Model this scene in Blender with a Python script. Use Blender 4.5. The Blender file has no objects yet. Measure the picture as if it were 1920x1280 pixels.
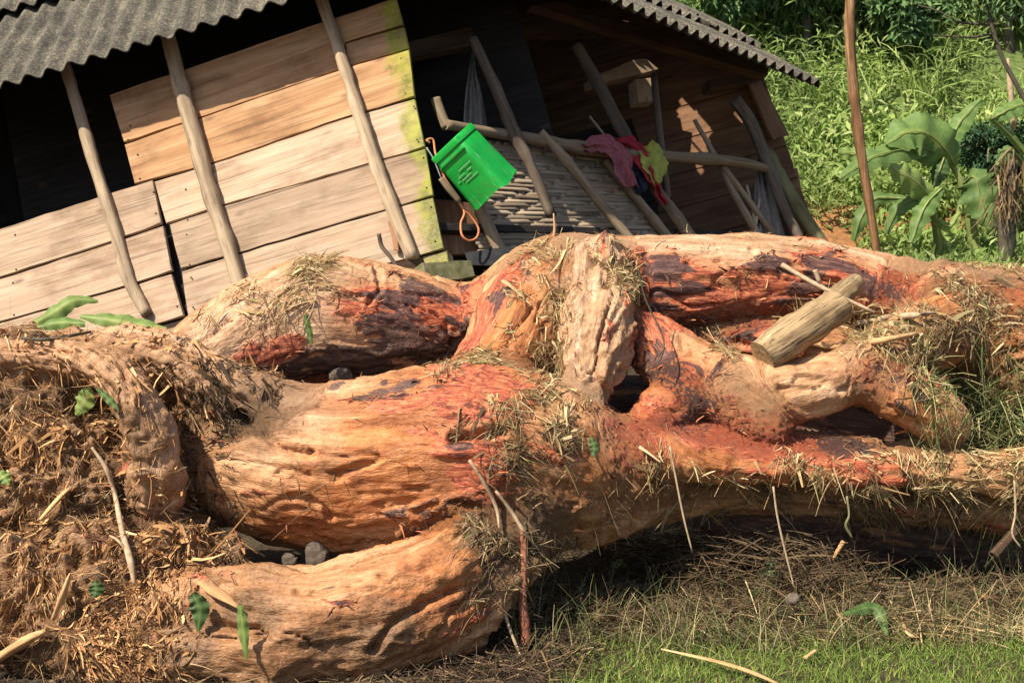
import bpy, bmesh, math, random
import numpy as np
from mathutils import Vector, Matrix
from mathutils.bvhtree import BVHTree

random.seed(7)
RNG = np.random.default_rng(11)
scn = bpy.context.scene
COL = scn.collection

# ------------------------------------------------------------------ camera
F = 2400.0                      # focal length in photograph pixels (1920 wide)
CAM = np.array([0.0, 0.0, 1.5])
PITCH = math.atan(220 / F)
cam_d = bpy.data.cameras.new('camera')
cam_d.sensor_width = 36.0
cam_d.lens = 36.0 * F / 1920.0
cam_d.clip_start = 0.05
cam_d.clip_end = 400
cam = bpy.data.objects.new('camera', cam_d)
cam.location = CAM
cam.rotation_euler = (math.pi / 2 - PITCH, 0, 0)
COL.objects.link(cam)
scn.camera = cam

# ------------------------------------------------------------------ sky, sun, exposure
SUN_EL = math.radians(50)
SUN_AZ = math.radians(50)       # to the left of the line from the house to the camera
TO_SUN = np.array([-math.sin(SUN_AZ) * math.cos(SUN_EL), -math.cos(SUN_AZ) * math.cos(SUN_EL), math.sin(SUN_EL)])
world = bpy.data.worlds.new('World')
scn.world = world
world.use_nodes = True
wn = world.node_tree
sky = wn.nodes.new('ShaderNodeTexSky')
sky.sky_type = 'NISHITA'
sky.sun_disc = False
sky.sun_elevation = SUN_EL
sky.sun_rotation = math.atan2(TO_SUN[0], TO_SUN[1])
sky.dust_density = 1.6
bgn = wn.nodes['Background']
bgn.inputs['Strength'].default_value = 0.085
wn.links.new(sky.outputs[0], bgn.inputs['Color'])
sun_d = bpy.data.lights.new('sun', 'SUN')
sun_d.energy = 5.0
sun_d.angle = math.radians(0.6)
sun_d.color = (1.0, 0.90, 0.74)
sun = bpy.data.objects.new('sun', sun_d)
sun.rotation_euler = Vector(-TO_SUN).to_track_quat('-Z', 'Y').to_euler()
sun.location = (-6, -6, 10)
COL.objects.link(sun)
scn.view_settings.view_transform = 'Standard'
scn.view_settings.look = 'None'
scn.view_settings.exposure = 0.78
scn.view_settings.gamma = 1.0
scn.view_settings.use_curve_mapping = False
scn.cycles.max_bounces = 6
scn.cycles.diffuse_bounces = 3
scn.cycles.transparent_max_bounces = 4

# ------------------------------------------------------------------ helpers
_cp, _sp = math.cos(PITCH), math.sin(PITCH)

def ray(x, y):
    u, v = (x - 960) / F, (640 - y) / F
    return np.array([u, _cp + v * _sp, -_sp + v * _cp])

def P(x, y, Y):
    """the point of the place that stands at photograph pixel x, y and Y metres in front of the camera"""
    d = ray(x, y)
    return CAM + d * (Y / d[1])

class Plane:
    def __init__(s, a, b, c):
        s.o = a
        n = np.cross(b - a, c - a)
        n /= np.linalg.norm(n)
        if np.dot(n, CAM - a) < 0:
            n = -n
        s.n = n                                     # faces the camera
    def at(s, x, y, off=0.0):
        d = ray(x, y)
        o = s.o + s.n * off
        return CAM + d * (np.dot(o - CAM, s.n) / np.dot(d, s.n))

def tag(o, label=None, cat=None, group=None, kind=None):
    if label: o['label'] = label
    if cat: o['category'] = cat
    if group: o['group'] = group
    if kind: o['kind'] = kind
    return o

def empty(name, loc, label=None, cat=None, group=None):
    o = bpy.data.objects.new(name, None)
    o.empty_display_size = 0.1
    o.location = loc
    COL.objects.link(o)
    return tag(o, label, cat, group)

def root_of(p):
    v = Vector((0, 0, 0))
    while p is not None:
        v += p.location if p.type == 'EMPTY' else Vector((0, 0, 0))
        p = p.parent
    return v

def link(name, me, mat, parent=None, mw=None):
    """mw: world matrix of the mesh's local frame"""
    o = bpy.data.objects.new(name, me)
    if mat is not None and not me.materials:
        me.materials.append(mat)
    COL.objects.link(o)
    mw = mw if mw is not None else Matrix.Identity(4)
    if parent is not None:
        o.parent = parent
        pw = WORLD.get(parent.name, Matrix.Translation(parent.location))
        o.matrix_parent_inverse = Matrix.Identity(4)
        o.matrix_local = pw.inverted() @ mw
    else:
        o.matrix_world = mw
    WORLD[o.name] = mw.copy()
    return o
WORLD = {}

def mesh_np(name, verts, faces, smooth=False):
    """verts (N,3), faces: (M,k) array or list of arrays"""
    me = bpy.data.meshes.new(name)
    fl = faces if isinstance(faces, list) else [faces]
    fl = [np.asarray(f, dtype=np.int32) for f in fl if len(f)]
    me.vertices.add(len(verts))
    me.vertices.foreach_set('co', np.asarray(verts, dtype=np.float32).ravel())
    nl = sum(f.size for f in fl)
    nf = sum(len(f) for f in fl)
    me.loops.add(nl)
    me.polygons.add(nf)
    me.loops.foreach_set('vertex_index', np.concatenate([f.ravel() for f in fl]))
    tot = np.concatenate([np.full(len(f), f.shape[1], np.int32) for f in fl])
    st = np.concatenate([[0], np.cumsum(tot)[:-1]]).astype(np.int32)
    me.polygons.foreach_set('loop_start', st)
    me.polygons.foreach_set('loop_total', tot)
    if smooth:
        me.polygons.foreach_set('use_smooth', np.ones(nf, bool))
    me.update(calc_edges=True)
    return me

def fattr(me, name, vals):
    a = me.attributes.new(name, 'FLOAT', 'POINT')
    a.data.foreach_set('value', np.asarray(vals, np.float32))

def vattr(me, name, vals):
    a = me.attributes.new(name, 'FLOAT_VECTOR', 'POINT')
    a.data.foreach_set('vector', np.asarray(vals, np.float32).ravel())

_TAB = RNG.random((32, 32, 32)).astype(np.float32)
def vnoise(p, freq=1.0, seed=0):
    q = np.asarray(p, np.float32) * freq + np.float32(seed * 7.31 + 100.0)
    i = np.floor(q).astype(np.int32)
    f = q - i
    f = f * f * (3 - 2 * f)
    i &= 31
    j = (i + 1) & 31
    T = _TAB
    x0, y0, z0 = i[..., 0], i[..., 1], i[..., 2]
    x1, y1, z1 = j[..., 0], j[..., 1], j[..., 2]
    fx, fy, fz = f[..., 0], f[..., 1], f[..., 2]
    a = T[x0, y0, z0] * (1 - fx) + T[x1, y0, z0] * fx
    b = T[x0, y1, z0] * (1 - fx) + T[x1, y1, z0] * fx
    c = T[x0, y0, z1] * (1 - fx) + T[x1, y0, z1] * fx
    d = T[x0, y1, z1] * (1 - fx) + T[x1, y1, z1] * fx
    return (a * (1 - fy) + b * fy) * (1 - fz) + (c * (1 - fy) + d * fy) * fz - 0.5

def fbm(p, freq, oct=3, seed=0):
    s, a = 0, 1.0
    for k in range(oct):
        s = s + a * vnoise(p, freq * 2 ** k, seed + k)
        a *= 0.5
    return s

def unit(v):
    v = np.asarray(v, float)
    return v / (np.linalg.norm(v, axis=-1, keepdims=True) + 1e-12)

def spline(pts, n):
    """smooth resample of a list of rows (Catmull-Rom)"""
    p = np.asarray(pts, float)
    if len(p) == 2:
        t = np.linspace(0, 1, n)[:, None]
        return p[0] * (1 - t) + p[1] * t
    e = np.vstack([2 * p[0] - p[1], p, 2 * p[-1] - p[-2]])
    t = np.linspace(0, len(p) - 1 - 1e-6, n)
    k = t.astype(int)
    u = (t - k)[:, None]
    a, b, c, d = e[k], e[k + 1], e[k + 2], e[k + 3]
    return 0.5 * (2 * b + (c - a) * u + (2 * a - 5 * b + 4 * c - d) * u ** 2 + (3 * b - a - 3 * c + d) * u ** 3)

def frame_of(d):
    z = unit(d)
    h = np.array([0, 0, 1.0]) if abs(z[2]) < 0.9 else np.array([1.0, 0, 0])
    x = unit(np.cross(h, z))
    y = np.cross(z, x)
    return x, y, z

def tube(name, pts, radii, mat, parent=None, sides=9, n=None, rough=0.08, flat=1.0, smooth=True, seed=None, knots=0):
    """a round bar through pts (world), local z along it, so that grain follows the bar"""
    pts = np.asarray(pts, float)
    radii = np.broadcast_to(np.asarray(radii, float), (len(pts),))
    n = n or max(6, len(pts) * 4)
    rows = spline(np.c_[pts, radii], n)
    c, r = rows[:, :3], rows[:, 3]
    x, y, z = frame_of(c[-1] - c[0])
    tan = unit(np.gradient(c, axis=0))
    sd = random.random() * 50 if seed is None else seed
    V = []
    ang = np.linspace(0, 2 * math.pi, sides, endpoint=False)
    kn = np.ones(n)
    for _ in range(knots):
        k0 = random.uniform(0.2, 0.8) * n
        kn += random.uniform(0.06, 0.18) * np.exp(-((np.arange(n) - k0) / (0.014 * n + 0.5)) ** 2)
    for i in range(n):
        u = unit(x - tan[i] * np.dot(x, tan[i]))
        v = np.cross(tan[i], u)
        ring = c[i] + (np.cos(ang)[:, None] * u + flat * np.sin(ang)[:, None] * v) * r[i] * kn[i]
        V.append(ring)
    V = np.array(V)
    if rough:
        nz = fbm(V.reshape(-1, 3), 18, 2, sd).reshape(n, sides) + 0.6 * fbm(V.reshape(-1, 3), 5, 1, sd + 3).reshape(n, sides)
        V += (V - c[:, None, :]) * nz[..., None] * rough * 2
    V = V.reshape(-1, 3)
    q = []
    for i in range(n - 1):
        for k in range(sides):
            q.append((i * sides + k, i * sides + (k + 1) % sides, (i + 1) * sides + (k + 1) % sides, (i + 1) * sides + k))
    o = c[0]
    M = Matrix(((x[0], y[0], z[0], o[0]), (x[1], y[1], z[1], o[1]), (x[2], y[2], z[2], o[2]), (0, 0, 0, 1)))
    R = np.stack([x, y, z], 1)
    L = (V - o) @ R
    nv = len(L)
    L = np.vstack([L, (c[0] - o) @ R, (c[-1] - o) @ R])
    t = [((k + 1) % sides, k, nv) for k in range(sides)] + [((n - 1) * sides + k, (n - 1) * sides + (k + 1) % sides, nv + 1) for k in range(sides)]
    me = mesh_np(name, L, [np.array(q), np.array(t)], smooth)
    for p_ in me.polygons[len(q):]: p_.use_smooth = False
    return link(name, me, mat, parent, M)

def board(name, poly, normal, th, mat, parent=None, along=None, jit=0.003, sub=5, warp=0.0):
    """an extruded polygon (world points, in one plane); local x along its longest edge; back = -normal"""
    poly = [np.asarray(p, float) for p in poly]
    c = sum(poly) / len(poly)
    if along is None:
        e = [poly[(i + 1) % len(poly)] - poly[i] for i in range(len(poly))]
        along = max(e, key=lambda v: np.linalg.norm(v))
    z = unit(normal)
    x = unit(along - z * np.dot(along, z))
    y = np.cross(z, x)
    R = np.stack([x, y, z], 1)
    pts = []
    for i, p in enumerate(poly):
        q = poly[(i + 1) % len(poly)]
        L = np.linalg.norm(q - p)
        m = max(1, int(L / 0.09)) if sub else 1
        for k in range(m):
            w = p + (q - p) * k / m
            if k: w = w + y * random.uniform(-jit, jit) + x * random.uniform(-jit, jit) * 0.5
            pts.append(w)
    lp = np.array([(w - c) @ R for w in pts])
    if np.sum(lp[:, 0] * np.roll(lp[:, 1], -1) - np.roll(lp[:, 0], -1) * lp[:, 1]) < 0:
        lp = lp[::-1]
    lp[:, 2] = 0
    if warp:
        lp[:, 2] += warp * np.sin(lp[:, 0] * 2.3 + c[2] * 5)
    bm = bmesh.new()
    front = [bm.verts.new(p) for p in lp]
    back = [bm.verts.new((p[0], p[1], p[2] - th)) for p in lp]
    n = len(front)
    bm.faces.new(front)
    bm.faces.new(back[::-1])
    for i in range(n):
        bm.faces.new((front[i], back[i], back[(i + 1) % n], front[(i + 1) % n]))
    es = [e for e in bm.edges if (e.verts[0] in set(front)) and (e.verts[1] in set(front))]
    bmesh.ops.bevel(bm, geom=es, offset=min(0.004, th * 0.3), segments=1, affect='EDGES', profile=0.5)
    me = bpy.data.meshes.new(name)
    bm.to_mesh(me)
    bm.free()
    M = Matrix(((x[0], y[0], z[0], c[0]), (x[1], y[1], z[1], c[1]), (x[2], y[2], z[2], c[2]), (0, 0, 0, 1)))
    return link(name, me, mat, parent, M)

def ribbons(pos, dirs, length, width, nseg=3, bend=0.4, sag=0.0, up=None, taper=0.3):
    """many thin curved strips; returns verts, quads, tint"""
    N = len(pos)
    pos, dirs = np.asarray(pos, float), unit(dirs)
    rnd = RNG.normal(size=(N, 3))
    side = unit(np.cross(dirs, rnd))
    bd = unit(np.cross(side, dirs)) * (RNG.normal(size=(N, 1)) * bend)
    V = np.zeros((N, nseg + 1, 2, 3))
    length = np.broadcast_to(length, (N,))
    width = np.broadcast_to(width, (N,))
    for k in range(nseg + 1):
        t = k / nseg
        c = pos + dirs * (length * t)[:, None] + bd * (length * t * t)[:, None]
        c[:, 2] -= sag * length * t * t
        w = width * (1 - (1 - taper) * t) * 0.5
        V[:, k, 0] = c - side * w[:, None]
        V[:, k, 1] = c + side * w[:, None]
    base = (np.arange(N) * (nseg + 1) * 2)[:, None]
    Q = []
    for k in range(nseg):
        Q.append(base + np.array([[2 * k, 2 * k + 1, 2 * k + 3, 2 * k + 2]]))
    Q = np.stack(Q, 1).reshape(-1, 4)
    tint = np.repeat(RNG.random(N), (nseg + 1) * 2)
    return V.reshape(-1, 3), Q, tint

def leaves(pos, dirs, length, width, fold=0.25):
    """many rhombic leaves, two triangles each folded on the midrib"""
    N = len(pos)
    dirs = unit(dirs)
    side = unit(np.cross(dirs, RNG.normal(size=(N, 3)) * 0.45 + np.array([-0.35, -0.5, 0.8])))
    nrm = unit(np.cross(side, dirs))
    length = np.broadcast_to(length, (N,))[:, None]
    width = np.broadcast_to(width, (N,))[:, None]
    V = np.zeros((N, 4, 3))
    V[:, 0] = pos
    V[:, 1] = pos + dirs * length * 0.42 + side * width * 0.5 + nrm * width * fold
    V[:, 2] = pos + dirs * length - nrm * length * 0.12
    V[:, 3] = pos + dirs * length * 0.42 - side * width * 0.5 + nrm * width * fold
    b = (np.arange(N) * 4)[:, None]
    T = np.concatenate([b + np.array([[0, 1, 2]]), b + np.array([[0, 2, 3]])], 0)
    return V.reshape(-1, 3), T, np.repeat(RNG.random(N), 4)

class Soup:
    def __init__(s): s.v, s.f, s.t, s.n = [], [], [], 0
    def add(s, vft):
        v, f, t = vft
        s.v.append(v); s.f.append(f + s.n); s.t.append(t); s.n += len(v)
    def build(s, name, mat, parent=None):
        byk = {}
        for f in s.f: byk.setdefault(f.shape[1], []).append(f)
        me = mesh_np(name, np.concatenate(s.v), [np.concatenate(a) for a in byk.values()])
        fattr(me, 'tint', np.concatenate(s.t))
        return link(name, me, mat, parent)

# ------------------------------------------------------------------ materials
def new_mat(name):
    m = bpy.data.materials.new(name)
    m.use_nodes = True
    nt = m.node_tree
    b = nt.nodes['Principled BSDF']
    b.inputs['Roughness'].default_value = 0.85
    b.inputs['Specular IOR Level'].default_value = 0.25
    return m, nt, b

def nd(nt, t, **kw):
    n = nt.nodes.new(t)
    for k, v in kw.items():
        if k in n.inputs.keys(): n.inputs[k].default_value = v
        else: setattr(n, k, v)
    return n

def ramp(nt, src, stops):
    r = nt.nodes.new('ShaderNodeValToRGB')
    e = r.color_ramp.elements
    while len(e) < len(stops): e.new(0.5)
    for i, (p, c) in enumerate(stops):
        e[i].position = p
        e[i].color = (*c, 1) if len(c) == 3 else c
    nt.links.new(src, r.inputs['Fac'])
    return r.outputs['Color']

def mixc(nt, a, b, fac, mode='MIX'):
    m = nt.nodes.new('ShaderNodeMix')
    m.data_type = 'RGBA'
    m.blend_type = mode
    for sock, v in ((m.inputs[0], fac), (m.inputs[6], a), (m.inputs[7], b)):
        if hasattr(v, 'is_linked'): nt.links.new(v, sock)
        elif isinstance(v, (int, float)): sock.default_value = v
        else: sock.default_value = (*v, 1)
    return m.outputs[2]

def mth(nt, op, a, b=0.0, c=None):
    m = nt.nodes.new('ShaderNodeMath')
    m.operation = op
    for i, v in enumerate((a, b) if c is None else (a, b, c)):
        if hasattr(v, 'is_linked'): nt.links.new(v, m.inputs[i])
        else: m.inputs[i].default_value = v
    return m.outputs[0]

def noise(nt, vec, scale, detail=4, rough=0.55, dist=0.0):
    n = nd(nt, 'ShaderNodeTexNoise', Scale=scale, Detail=detail, Roughness=rough, Distortion=dist)
    if vec is not None: nt.links.new(vec, n.inputs['Vector'])
    return n.outputs['Fac']

def mapping(nt, vec, scale=(1, 1, 1), loc=None):
    m = nt.nodes.new('ShaderNodeMapping')
    m.inputs['Scale'].default_value = scale
    nt.links.new(vec, m.inputs['Vector'])
    if loc is not None: nt.links.new(loc, m.inputs['Location'])
    return m.outputs[0]

def bump(nt, bsdf, h, strength=0.4, dist=0.01):
    b = nt.nodes.new('ShaderNodeBump')
    b.inputs['Strength'].default_value = strength
    b.inputs['Distance'].default_value = dist
    nt.links.new(h, b.inputs['Height'])
    nt.links.new(b.outputs[0], bsdf.inputs['Normal'])

def attr(nt, name, out='Fac'):
    a = nt.nodes.new('ShaderNodeAttribute')
    a.attribute_name = name
    return a.outputs[out]

def wood_mat(name, c0, c1, c2, axis='x', scale=1.0, moss=None, dark=(0.05, 0.035, 0.025), bstr=0.35, streak=0.5):
    m, nt, b = new_mat(name)
    tc = nt.nodes.new('ShaderNodeTexCoord')
    oi = nt.nodes.new('ShaderNodeObjectInfo')
    sh = nt.nodes.new('ShaderNodeCombineXYZ')
    r = mth(nt, 'MULTIPLY', oi.outputs['Random'], 37.0)
    for k in range(3): nt.links.new(r, sh.inputs[k])
    s = (1.2, 16, 16) if axis == 'x' else (16, 16, 1.2)
    v = mapping(nt, tc.outputs['Object'], tuple(k * scale for k in s), sh.outputs[0])
    s2 = (2.0, 70, 70) if axis == 'x' else (70, 70, 2.0)
    v2 = mapping(nt, tc.outputs['Object'], tuple(k * scale for k in s2), sh.outputs[0])
    g = noise(nt, v, 1.0, 5, 0.6, 1.2)
    fine = noise(nt, v2, 1.0, 3, 0.6, 0.3)
    v3 = mapping(nt, tc.outputs['Object'], (3, 5, 5) if axis == 'x' else (5, 5, 3), sh.outputs[0])
    blotch = noise(nt, v3, 1.0, 5, 0.65)
    col = ramp(nt, g, [(0.3, c0), (0.5, c1), (0.68, c2)])
    col = mixc(nt, col, dark, mth(nt, 'MULTIPLY', ramp(nt, fine, [(0.30, (1, 1, 1)), (0.46, (0, 0, 0))]), streak))
    col = mixc(nt, col, ramp(nt, blotch, [(0.3, (0.55, 0.5, 0.45)), (0.5, (1, 1, 1)), (0.72, (1.12, 1.1, 1.05))]), 0.75, 'MULTIPLY')
    vo = nt.nodes.new('ShaderNodeTexVoronoi')                     # knots
    vo.inputs['Scale'].default_value = 1.0
    nt.links.new(mapping(nt, tc.outputs['Object'], (3.2, 7, 0.01) if axis == 'x' else (9, 9, 4), sh.outputs[0]), vo.inputs['Vector'])
    col = mixc(nt, col, (dark[0] * 2.2, dark[1] * 2.0, dark[2] * 1.8), mth(nt, 'MULTIPLY', ramp(nt, mth(nt, 'ADD', vo.outputs['Distance'], mth(nt, 'MULTIPLY', fine, 0.12)), [(0.09, (1, 1, 1)), (0.2, (0, 0, 0))]), 0.6))
    tone = mth(nt, 'MULTIPLY_ADD', oi.outputs['Random'], 0.34, 0.8)
    tn = nt.nodes.new('ShaderNodeCombineXYZ')
    for k in range(3): nt.links.new(tone, tn.inputs[k])
    col = mixc(nt, col, tn.outputs[0], 1.0, 'MULTIPLY')
    if moss is not None:
        ge = nt.nodes.new('ShaderNodeNewGeometry')
        d = nt.nodes.new('ShaderNodeVectorMath'); d.operation = 'DISTANCE'
        # moss grows along the wall's free corner: distance to that corner line (top .. bottom)
        p0, p1 = moss
        ab = p1 - p0
        sub = nt.nodes.new('ShaderNodeVectorMath'); sub.operation = 'SUBTRACT'; sub.inputs[1].default_value = p0
        nt.links.new(ge.outputs['Position'], sub.inputs[0])
        cr = nt.nodes.new('ShaderNodeVectorMath'); cr.operation = 'CROSS_PRODUCT'; cr.inputs[1].default_value = ab / np.linalg.norm(ab)
        nt.links.new(sub.outputs[0], cr.inputs[0])
        ln = nt.nodes.new('ShaderNodeVectorMath'); ln.operation = 'LENGTH'
        nt.links.new(cr.outputs[0], ln.inputs[0])
        mz = noise(nt, ge.outputs['Position'], 5.0, 5, 0.7)
        fac = mth(nt, 'ADD', mth(nt, 'MULTIPLY', ln.outputs['Value'], -7.5), mth(nt, 'MULTIPLY', mz, 2.7))
        fac = ramp(nt, fac, [(0.42, (0, 0, 0)), (0.85, (1, 1, 1))])
        spk = noise(nt, ge.outputs['Position'], 60.0, 3, 0.7)
        fac = mth(nt, 'MULTIPLY', fac, ramp(nt, spk, [(0.3, (0.35, 0.35, 0.35)), (0.6, (0.9, 0.9, 0.9))]))
        mc = ramp(nt, noise(nt, ge.outputs['Position'], 9.0, 3), [(0.35, (0.10, 0.13, 0.02)), (0.65, (0.34, 0.36, 0.04))])
        col = mixc(nt, col, mc, fac)
    nt.links.new(col, b.inputs['Base Color'])
    h = mth(nt, 'ADD', mth(nt, 'MULTIPLY', g, 0.6), mth(nt, 'MULTIPLY', fine, 0.5))
    bump(nt, b, h, bstr, 0.006)
    return m

def tint_mat(name, stops, trans=0.0, rough=0.8, noise_amt=0.0):
    m, nt, b = new_mat(name)
    b.inputs['Roughness'].default_value = rough
    col = ramp(nt, attr(nt, 'tint'), stops)
    if noise_amt:
        ge = nt.nodes.new('ShaderNodeNewGeometry')
        n = noise(nt, ge.outputs['Position'], noise_amt, 3, 0.6)
        col = mixc(nt, col, ramp(nt, n, [(0.3, (0.5, 0.55, 0.5)), (0.7, (1.25, 1.2, 1.1))]), 1.0, 'MULTIPLY')
    nt.links.new(col, b.inputs['Base Color'])
    if trans:
        t = nt.nodes.new('ShaderNodeBsdfTranslucent')
        nt.links.new(col, t.inputs['Color'])
        mx = nt.nodes.new('ShaderNodeMixShader')
        mx.inputs[0].default_value = trans
        nt.links.new(b.outputs[0], mx.inputs[1])
        nt.links.new(t.outputs[0], mx.inputs[2])
        nt.links.new(mx.outputs[0], nt.nodes['Material Output'].inputs['Surface'])
    return m

def plain_mat(name, c0, c1, scale=12, rough=0.8, bstr=0.2, spec=0.25):
    m, nt, b = new_mat(name)
    tc = nt.nodes.new('ShaderNodeTexCoord')
    n = noise(nt, tc.outputs['Object'], scale, 5, 0.6)
    nt.links.new(ramp(nt, n, [(0.32, c0), (0.68, c1)]), b.inputs['Base Color'])
    b.inputs['Roughness'].default_value = rough
    b.inputs['Specular IOR Level'].default_value = spec
    bump(nt, b, n, bstr, 0.004)
    return m

# planes of the leaning hut
LW = Plane(P(750, 0, 6.78), P(832, 470, 6.36), P(0, 520, 6.85))       # plank wall
RW = Plane(P(840, 240, 6.82), P(1440, 315, 8.45), P(930, 460, 6.66))   # open side with the rail
CORNER = (LW.at(750, 0), LW.at(832, 470))

M = {}
M['plank'] = wood_mat('weathered_plank', (0.35, 0.24, 0.16), (0.44, 0.315, 0.22), (0.51, 0.38, 0.275), moss=CORNER, streak=0.45, bstr=0.7)
M['plank_warm'] = wood_mat('warm_plank', (0.29, 0.155, 0.075), (0.38, 0.215, 0.11), (0.46, 0.28, 0.155), moss=CORNER, streak=0.45, bstr=0.7)
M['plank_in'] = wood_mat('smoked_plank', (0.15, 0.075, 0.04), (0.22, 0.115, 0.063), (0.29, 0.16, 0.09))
M['inside_shade'] = wood_mat('shade_dark_plank', (0.014, 0.012, 0.013), (0.022, 0.018, 0.018), (0.034, 0.027, 0.024))  # near-black tone puts the shade inside the hut into the wood colour
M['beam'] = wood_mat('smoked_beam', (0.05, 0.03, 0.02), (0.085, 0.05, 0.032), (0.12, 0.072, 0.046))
M['post'] = wood_mat('bark_pole', (0.22, 0.16, 0.105), (0.36, 0.27, 0.18), (0.47, 0.36, 0.25), axis='z', bstr=0.7)
M['bamboo'] = wood_mat('dry_bamboo', (0.16, 0.115, 0.07), (0.23, 0.17, 0.108), (0.31, 0.235, 0.155), axis='z', bstr=0.4)
M['pole_dark'] = wood_mat('dark_pole', (0.07, 0.052, 0.04), (0.12, 0.09, 0.068), (0.18, 0.14, 0.105), axis='z', bstr=0.5)
M['mossy_pole'] = wood_mat('mossy_pole', (0.10, 0.10, 0.05), (0.18, 0.17, 0.08), (0.25, 0.23, 0.13), axis='z', bstr=0.5)
M['weave'] = wood_mat('split_bamboo', (0.21, 0.16, 0.115), (0.33, 0.255, 0.18), (0.43, 0.345, 0.25), streak=0.6)
M['roof'] = plain_mat('tmp_roof', (0.1, 0.1, 0.1), (0.2, 0.2, 0.2))
M['straw'] = tint_mat('straw', [(0.0, (0.14, 0.085, 0.04)), (0.3, (0.34, 0.22, 0.10)), (0.6, (0.52, 0.37, 0.18)), (0.88, (0.70, 0.55, 0.32)), (1.0, (0.20, 0.22, 0.07))], trans=0.15)
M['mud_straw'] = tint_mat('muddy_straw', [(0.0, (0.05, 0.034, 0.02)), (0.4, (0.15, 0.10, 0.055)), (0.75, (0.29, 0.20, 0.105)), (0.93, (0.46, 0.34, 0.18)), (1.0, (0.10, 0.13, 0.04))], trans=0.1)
M['chips'] = tint_mat('shredded_wood', [(0.0, (0.09, 0.046, 0.022)), (0.3, (0.28, 0.14, 0.058)), (0.6, (0.47, 0.25, 0.105)), (0.87, (0.62, 0.37, 0.17)), (1.0, (0.72, 0.50, 0.28))], rough=0.9)
M['rootlet'] = plain_mat('pale_rootlet', (0.3, 0.2, 0.12), (0.52, 0.4, 0.26), 30)
M['grass'] = tint_mat('lawn_grass', [(0.0, (0.08, 0.14, 0.02)), (0.45, (0.17, 0.27, 0.045)), (0.85, (0.29, 0.37, 0.08)), (1.0, (0.42, 0.36, 0.15))], trans=0.3)
M['weeds'] = tint_mat('undergrowth', [(0.0, (0.13, 0.21, 0.05)), (0.4, (0.27, 0.39, 0.11)), (0.8, (0.40, 0.52, 0.19)), (1.0, (0.52, 0.58, 0.28))], trans=0.45, noise_amt=0.9)
M['dark_leaf'] = tint_mat('dark_foliage', [(0.0, (0.05, 0.11, 0.04)), (0.6, (0.11, 0.20, 0.07)), (1.0, (0.2, 0.3, 0.12))], trans=0.25)
M['blue_leaf'] = tint_mat('feathery_foliage', [(0.0, (0.02, 0.055, 0.025)), (0.6, (0.05, 0.115, 0.05)), (1.0, (0.10, 0.18, 0.08))], trans=0.25)
M['brown_trunk'] = wood_mat('slender_trunk', (0.10, 0.048, 0.02), (0.21, 0.11, 0.05), (0.40, 0.24, 0.125), axis='z', bstr=1.0, scale=1.2, streak=0.8)
M['grey_twig'] = plain_mat('grey_twig', (0.05, 0.045, 0.03), (0.12, 0.10, 0.07), 20)
M['dead_leaf'] = tint_mat('dead_leaf', [(0, (0.10, 0.06, 0.03)), (1, (0.32, 0.22, 0.12))], trans=0.15)
M['stone'] = plain_mat('grey_stone', (0.06, 0.045, 0.034), (0.15, 0.115, 0.085), 14, bstr=0.8)
M['black_sheet'] = plain_mat('black_sheet', (0.012, 0.012, 0.014), (0.03, 0.03, 0.033), 20, 0.5)
M['net'] = plain_mat('grey_net', (0.13, 0.115, 0.10), (0.24, 0.215, 0.19), 40)

# asbestos-cement roof: grey, lichened, with darker noise streaks running up the sheets
m, nt, b = new_mat('corrugated_cement')
tc = nt.nodes.new('ShaderNodeTexCoord')
n1 = noise(nt, tc.outputs['Object'], 3.0, 6, 0.7)
n2 = noise(nt, tc.outputs['Object'], 75.0, 6, 0.8)
n3 = noise(nt, mapping(nt, tc.outputs['Object'], (22, 3, 22)), 1.0, 4, 0.65)
c = ramp(nt, n1, [(0.3, (0.055, 0.052, 0.046)), (0.52, (0.115, 0.107, 0.092)), (0.75, (0.20, 0.18, 0.145))])
c = mixc(nt, c, ramp(nt, n2, [(0.38, (0.3, 0.3, 0.29)), (0.52, (0.85, 0.85, 0.83)), (0.62, (2.4, 2.2, 1.8))]), 0.9, 'MULTIPLY')
c = mixc(nt, c, ramp(nt, n3, [(0.35, (0.5, 0.5, 0.5)), (0.6, (1.15, 1.12, 1.05))]), 0.7, 'MULTIPLY')
nt.links.new(c, b.inputs['Base Color'])
b.inputs['Roughness'].default_value = 0.95
bump(nt, b, n2, 0.6, 0.006)
M['roof'] = m

# ground: dark soil, clay further up
m, nt, b = new_mat('soil')
ge = nt.nodes.new('ShaderNodeNewGeometry')
n1 = noise(nt, ge.outputs['Position'], 1.3, 6, 0.65)
n2 = noise(nt, ge.outputs['Position'], 22, 5, 0.7)
c = ramp(nt, n1, [(0.3, (0.03, 0.023, 0.015)), (0.5, (0.055, 0.04, 0.025)), (0.7, (0.08, 0.065, 0.034))])
sx = nt.nodes.new('ShaderNodeSeparateXYZ'); nt.links.new(ge.outputs['Position'], sx.inputs[0])
cl = mth(nt, 'ADD', sx.outputs['Y'], mth(nt, 'MULTIPLY', n1, 2.0))
c = mixc(nt, c, (0.30, 0.145, 0.06), ramp(nt, mth(nt, 'MULTIPLY', mth(nt, 'SUBTRACT', cl, 8.0), 0.5), [(0.0, (0, 0, 0)), (1.0, (1, 1, 1))]))
c = mixc(nt, c, (0.11, 0.16, 0.045), ramp(nt, mth(nt, 'MULTIPLY', mth(nt, 'SUBTRACT', cl, 11.9), 1.2), [(0.0, (0, 0, 0)), (1.0, (1, 1, 1))]))
c = mixc(nt, c, ramp(nt, n2, [(0.3, (0.5, 0.5, 0.5)), (0.7, (1.3, 1.25, 1.2))]), 0.9, 'MULTIPLY')
nt.links.new(c, b.inputs['Base Color'])
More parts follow.
